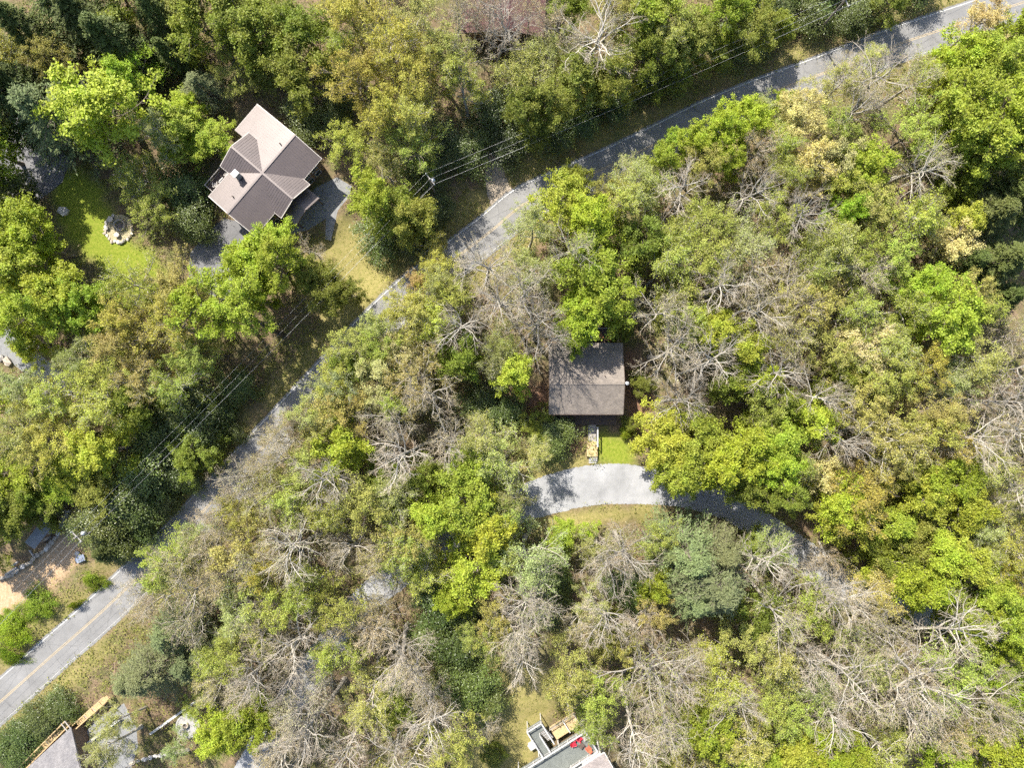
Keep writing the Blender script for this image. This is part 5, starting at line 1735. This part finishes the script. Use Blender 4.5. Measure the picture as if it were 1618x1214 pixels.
def label_trees(items):
    """A wording for each tree: how it looks, and its place counted out from a thing one can find."""
    slots = {}
    for it in items:
        u, v, r, k = it[:4]
        best = None
        for mi, (mu, mv, nm) in enumerate(MARKS):
            d = math.hypot(u - mu, v - mv)
            if best is None or d < best[0]:
                best = (d, mi)
        d, mi = best
        mu, mv, nm = MARKS[mi]
        dr = DIRS[int(round(math.atan2(mv - v, u - mu) / (math.pi / 4))) % 8]
        slots.setdefault((k, mi, dr), []).append((d, it))
    for (k, mi, dr), lst in slots.items():
        lst.sort(key=lambda x: x[0])
        word = KIND[k][1]
        for n, (d, it) in enumerate(lst):
            size = "broad " if it[2] >= 48 else ("small " if it[2] <= 28 else "")
            if len(lst) == 1:
                it.append(f"{size}{word} standing {dr} of {MARKS[mi][2]}")
            else:
                it.append(f"{size}{word}, {ORD[n]} one counting {dr} from {MARKS[mi][2]}")


EXTRA = 1.16          # crowns reach a little past the radius read from the photograph


def plant_trees():
    items = parse_trees()
    label_trees(items)
    r = np.random.default_rng(5)
    blocked = hard.copy()
    blocked_soft = blur(blocked.astype(float), 1) > 0.05
    used = {}
    for u, v, rp, k, h, label in items:
        name, word, (h0, h1), cols = KIND[k]
        if h is None:
            f = np.clip((rp - 22) / 40.0, 0, 1)
            h = h0 + (h1 - h0) * (0.25 + 0.6 * f) + r.normal(0, 0.05) * (h1 - h0)
        tree_h = float(h)
        zc = tree_h * (0.72 if k not in 'ds' else 0.55)
        p = px(u, v, zc)
        R = rp * K * (1 - zc / H) * EXTRA
        if k == 'p':
            R *= 1.45
        x, y = p.x, p.y
        # a trunk never stands on the tarmac: step off it, the crown leaning back over
        bx, by = x, y
        if at_mask(blocked_soft, bx, by):
            for rad in np.arange(0.4, 7, 0.4):
                ok = False
                for a in np.linspace(0, 6.283, 16, endpoint=False):
                    xx, yy = x + rad * math.cos(a), y + rad * math.sin(a)
                    if not at_mask(blocked_soft, xx, yy):
                        bx, by, ok = xx, yy, True
                        break
                if ok:
                    break
        P = proto(k)
        i = used.get(k, int(r.integers(0, 7)))
        used[k] = i + 1
        tm, cm, ph, pR = P[i % len(P)]
        z = float(ground_z(bx, by)) - 0.05
        e = empty(name, (bx, by, z))
        tilt = Vector((x - bx, y - by, zc)).normalized()
        jl = Vector((r.normal(0, 0.02), r.normal(0, 0.02), 0)) if k not in 'ds' else Vector((0, 0, 0))
        qn = Vector((0, 0, 1)).rotation_difference((tilt + jl).normalized())
        spin = Matrix.Rotation(float(r.random() * 6.283), 4, 'Z')
        e.rotation_mode = 'QUATERNION'
        e.rotation_quaternion = qn @ spin.to_quaternion()
        s = R / pR
        e.scale = (s * float(r.uniform(0.93, 1.07)), s * float(r.uniform(0.93, 1.07)), tree_h / ph)
        tag(e, label, "shrub" if k in 'ds' else "tree", {"d": "evergreen shrubs of the wood", "s": "rounded shrubs along the road"}.get(k, "trees of the wood"))
        t = link(bpy.data.objects.new("trunk", tm), e)
        c = link(bpy.data.objects.new("crown", cm), e)
        col = np.array(cols[int(r.integers(0, len(cols)))])
        col = col * (1 + r.normal(0, 0.10)) * (1 + r.normal(0, 0.04, 3))
        c.color = (float(col[0]), float(col[1]), float(max(col[2], 0.005)), 1.0)


plant_trees()


# ------------------------------------------------------------------ undergrowth: what nobody could count
def scatter(n, seed, avoid_grass=True):
    r = np.random.default_rng(seed)
    x = r.uniform(-96, 96, n); y = r.uniform(-73, 73, n)
    bad = at_mask(hard | pads, x, y) | (at_mask(soil, x, y) > 0.3)
    if avoid_grass:
        bad |= (at_mask(lawn, x, y) > 0.3) | (at_mask(drygrass, x, y) > 0.3)
    return x[~bad], y[~bad], r


def undergrowth():
    # leafy brush in drifts
    x, y, r = scatter(52000, 21)
    d = vnoise(x, y, 0.22, 31)
    keep = d > 0.36
    x, y, d = x[keep], y[keep], d[keep]
    vb = at_mask(verge, x, y) > 0.5
    hgt = np.where(vb, 0.3, 0.4 + 6.0 * np.clip(d - 0.36, 0, 1) * r.random(len(x)))
    m = 8
    C = np.stack([x, y, ground_z(x, y)], 1)
    C = np.repeat(C, m, 0) + np.column_stack([r.normal(0, 0.42, (len(x) * m, 2)), np.repeat(hgt, m) * r.random(len(x) * m) + 0.05])
    b = Bag()
    v, q = leaves(C, 0.25, r, 0.7, None, 0, 0.55); b.add(v, q)
    o = b.obj("undergrowth", leaf_material("brush_leaf", 0.3, 0.6, 0.5, 0.05))
    o.color = (0.25, 0.26, 0.055, 1)
    tag(o, "low green brush covering the forest floor between the trees", "undergrowth", kind="stuff")
    # grey dead stems and saplings
    x, y, r = scatter(17000, 22)
    vb = at_mask(verge, x, y) > 0.5
    x, y = x[~vb], y[~vb]
    n = len(x)
    P = np.stack([x, y, ground_z(x, y)], 1)
    D = norm(np.column_stack([r.normal(0, 0.7, (n, 2)), np.full(n, 1.0)]))
    S = grow(P, D, r.uniform(0.8, 3.2, n), 3, 0.1, 0.25, r)
    b = Bag()
    v, q = blades(S, 0.05, r); b.add(v, q)
    P2, D2, L2, _ = spawn(S, np.full(n, 1.4), 3, 0.3, 1, 0.4, 1.0, 0.7, r)
    S2 = grow(P2, D2, L2, 2, 0.1, 0.2, r)
    v, q = blades(S2, 0.035, r); b.add(v, q)
    o = b.obj("brushwood", M_TWIG)
    o.color = (0.36, 0.28, 0.19, 1)
    tag(o, "tangle of bare grey brown stems on the forest floor", "brushwood", kind="stuff")
    # grass tufts on lawn, clearing and verges
    r = np.random.default_rng(23)
    n = 90000
    x = r.uniform(-96, 96, n); y = r.uniform(-73, 73, n)
    g = np.maximum(np.maximum(at_mask(lawn, x, y), at_mask(drygrass, x, y)), at_mask(verge, x, y))
    ok = (g > 0.3) & ~at_mask(hard | pads, x, y)
    x, y = x[ok], y[ok]
    vl = at_mask(lawn, x, y) > 0.3
    n = len(x)
    C = np.stack([x, y, ground_z(x, y) + 0.05 + 0.12 * r.random(n) * np.where(vl, 0.4, 1.2)], 1)
    b = Bag()
    v, q = leaves(C, np.where(vl, 0.14, 0.22), r, 0.5, None, 0, 0.4); b.add(v, q)
    o = b.obj("grass", leaf_material("grass_blade", 0.3, 0.6, 0.45, 0.05))
    o.color = (0.25, 0.25, 0.05, 1)
    tag(o, "short yellow green grass of lawns, clearing and verges", "grass", kind="stuff")


undergrowth()
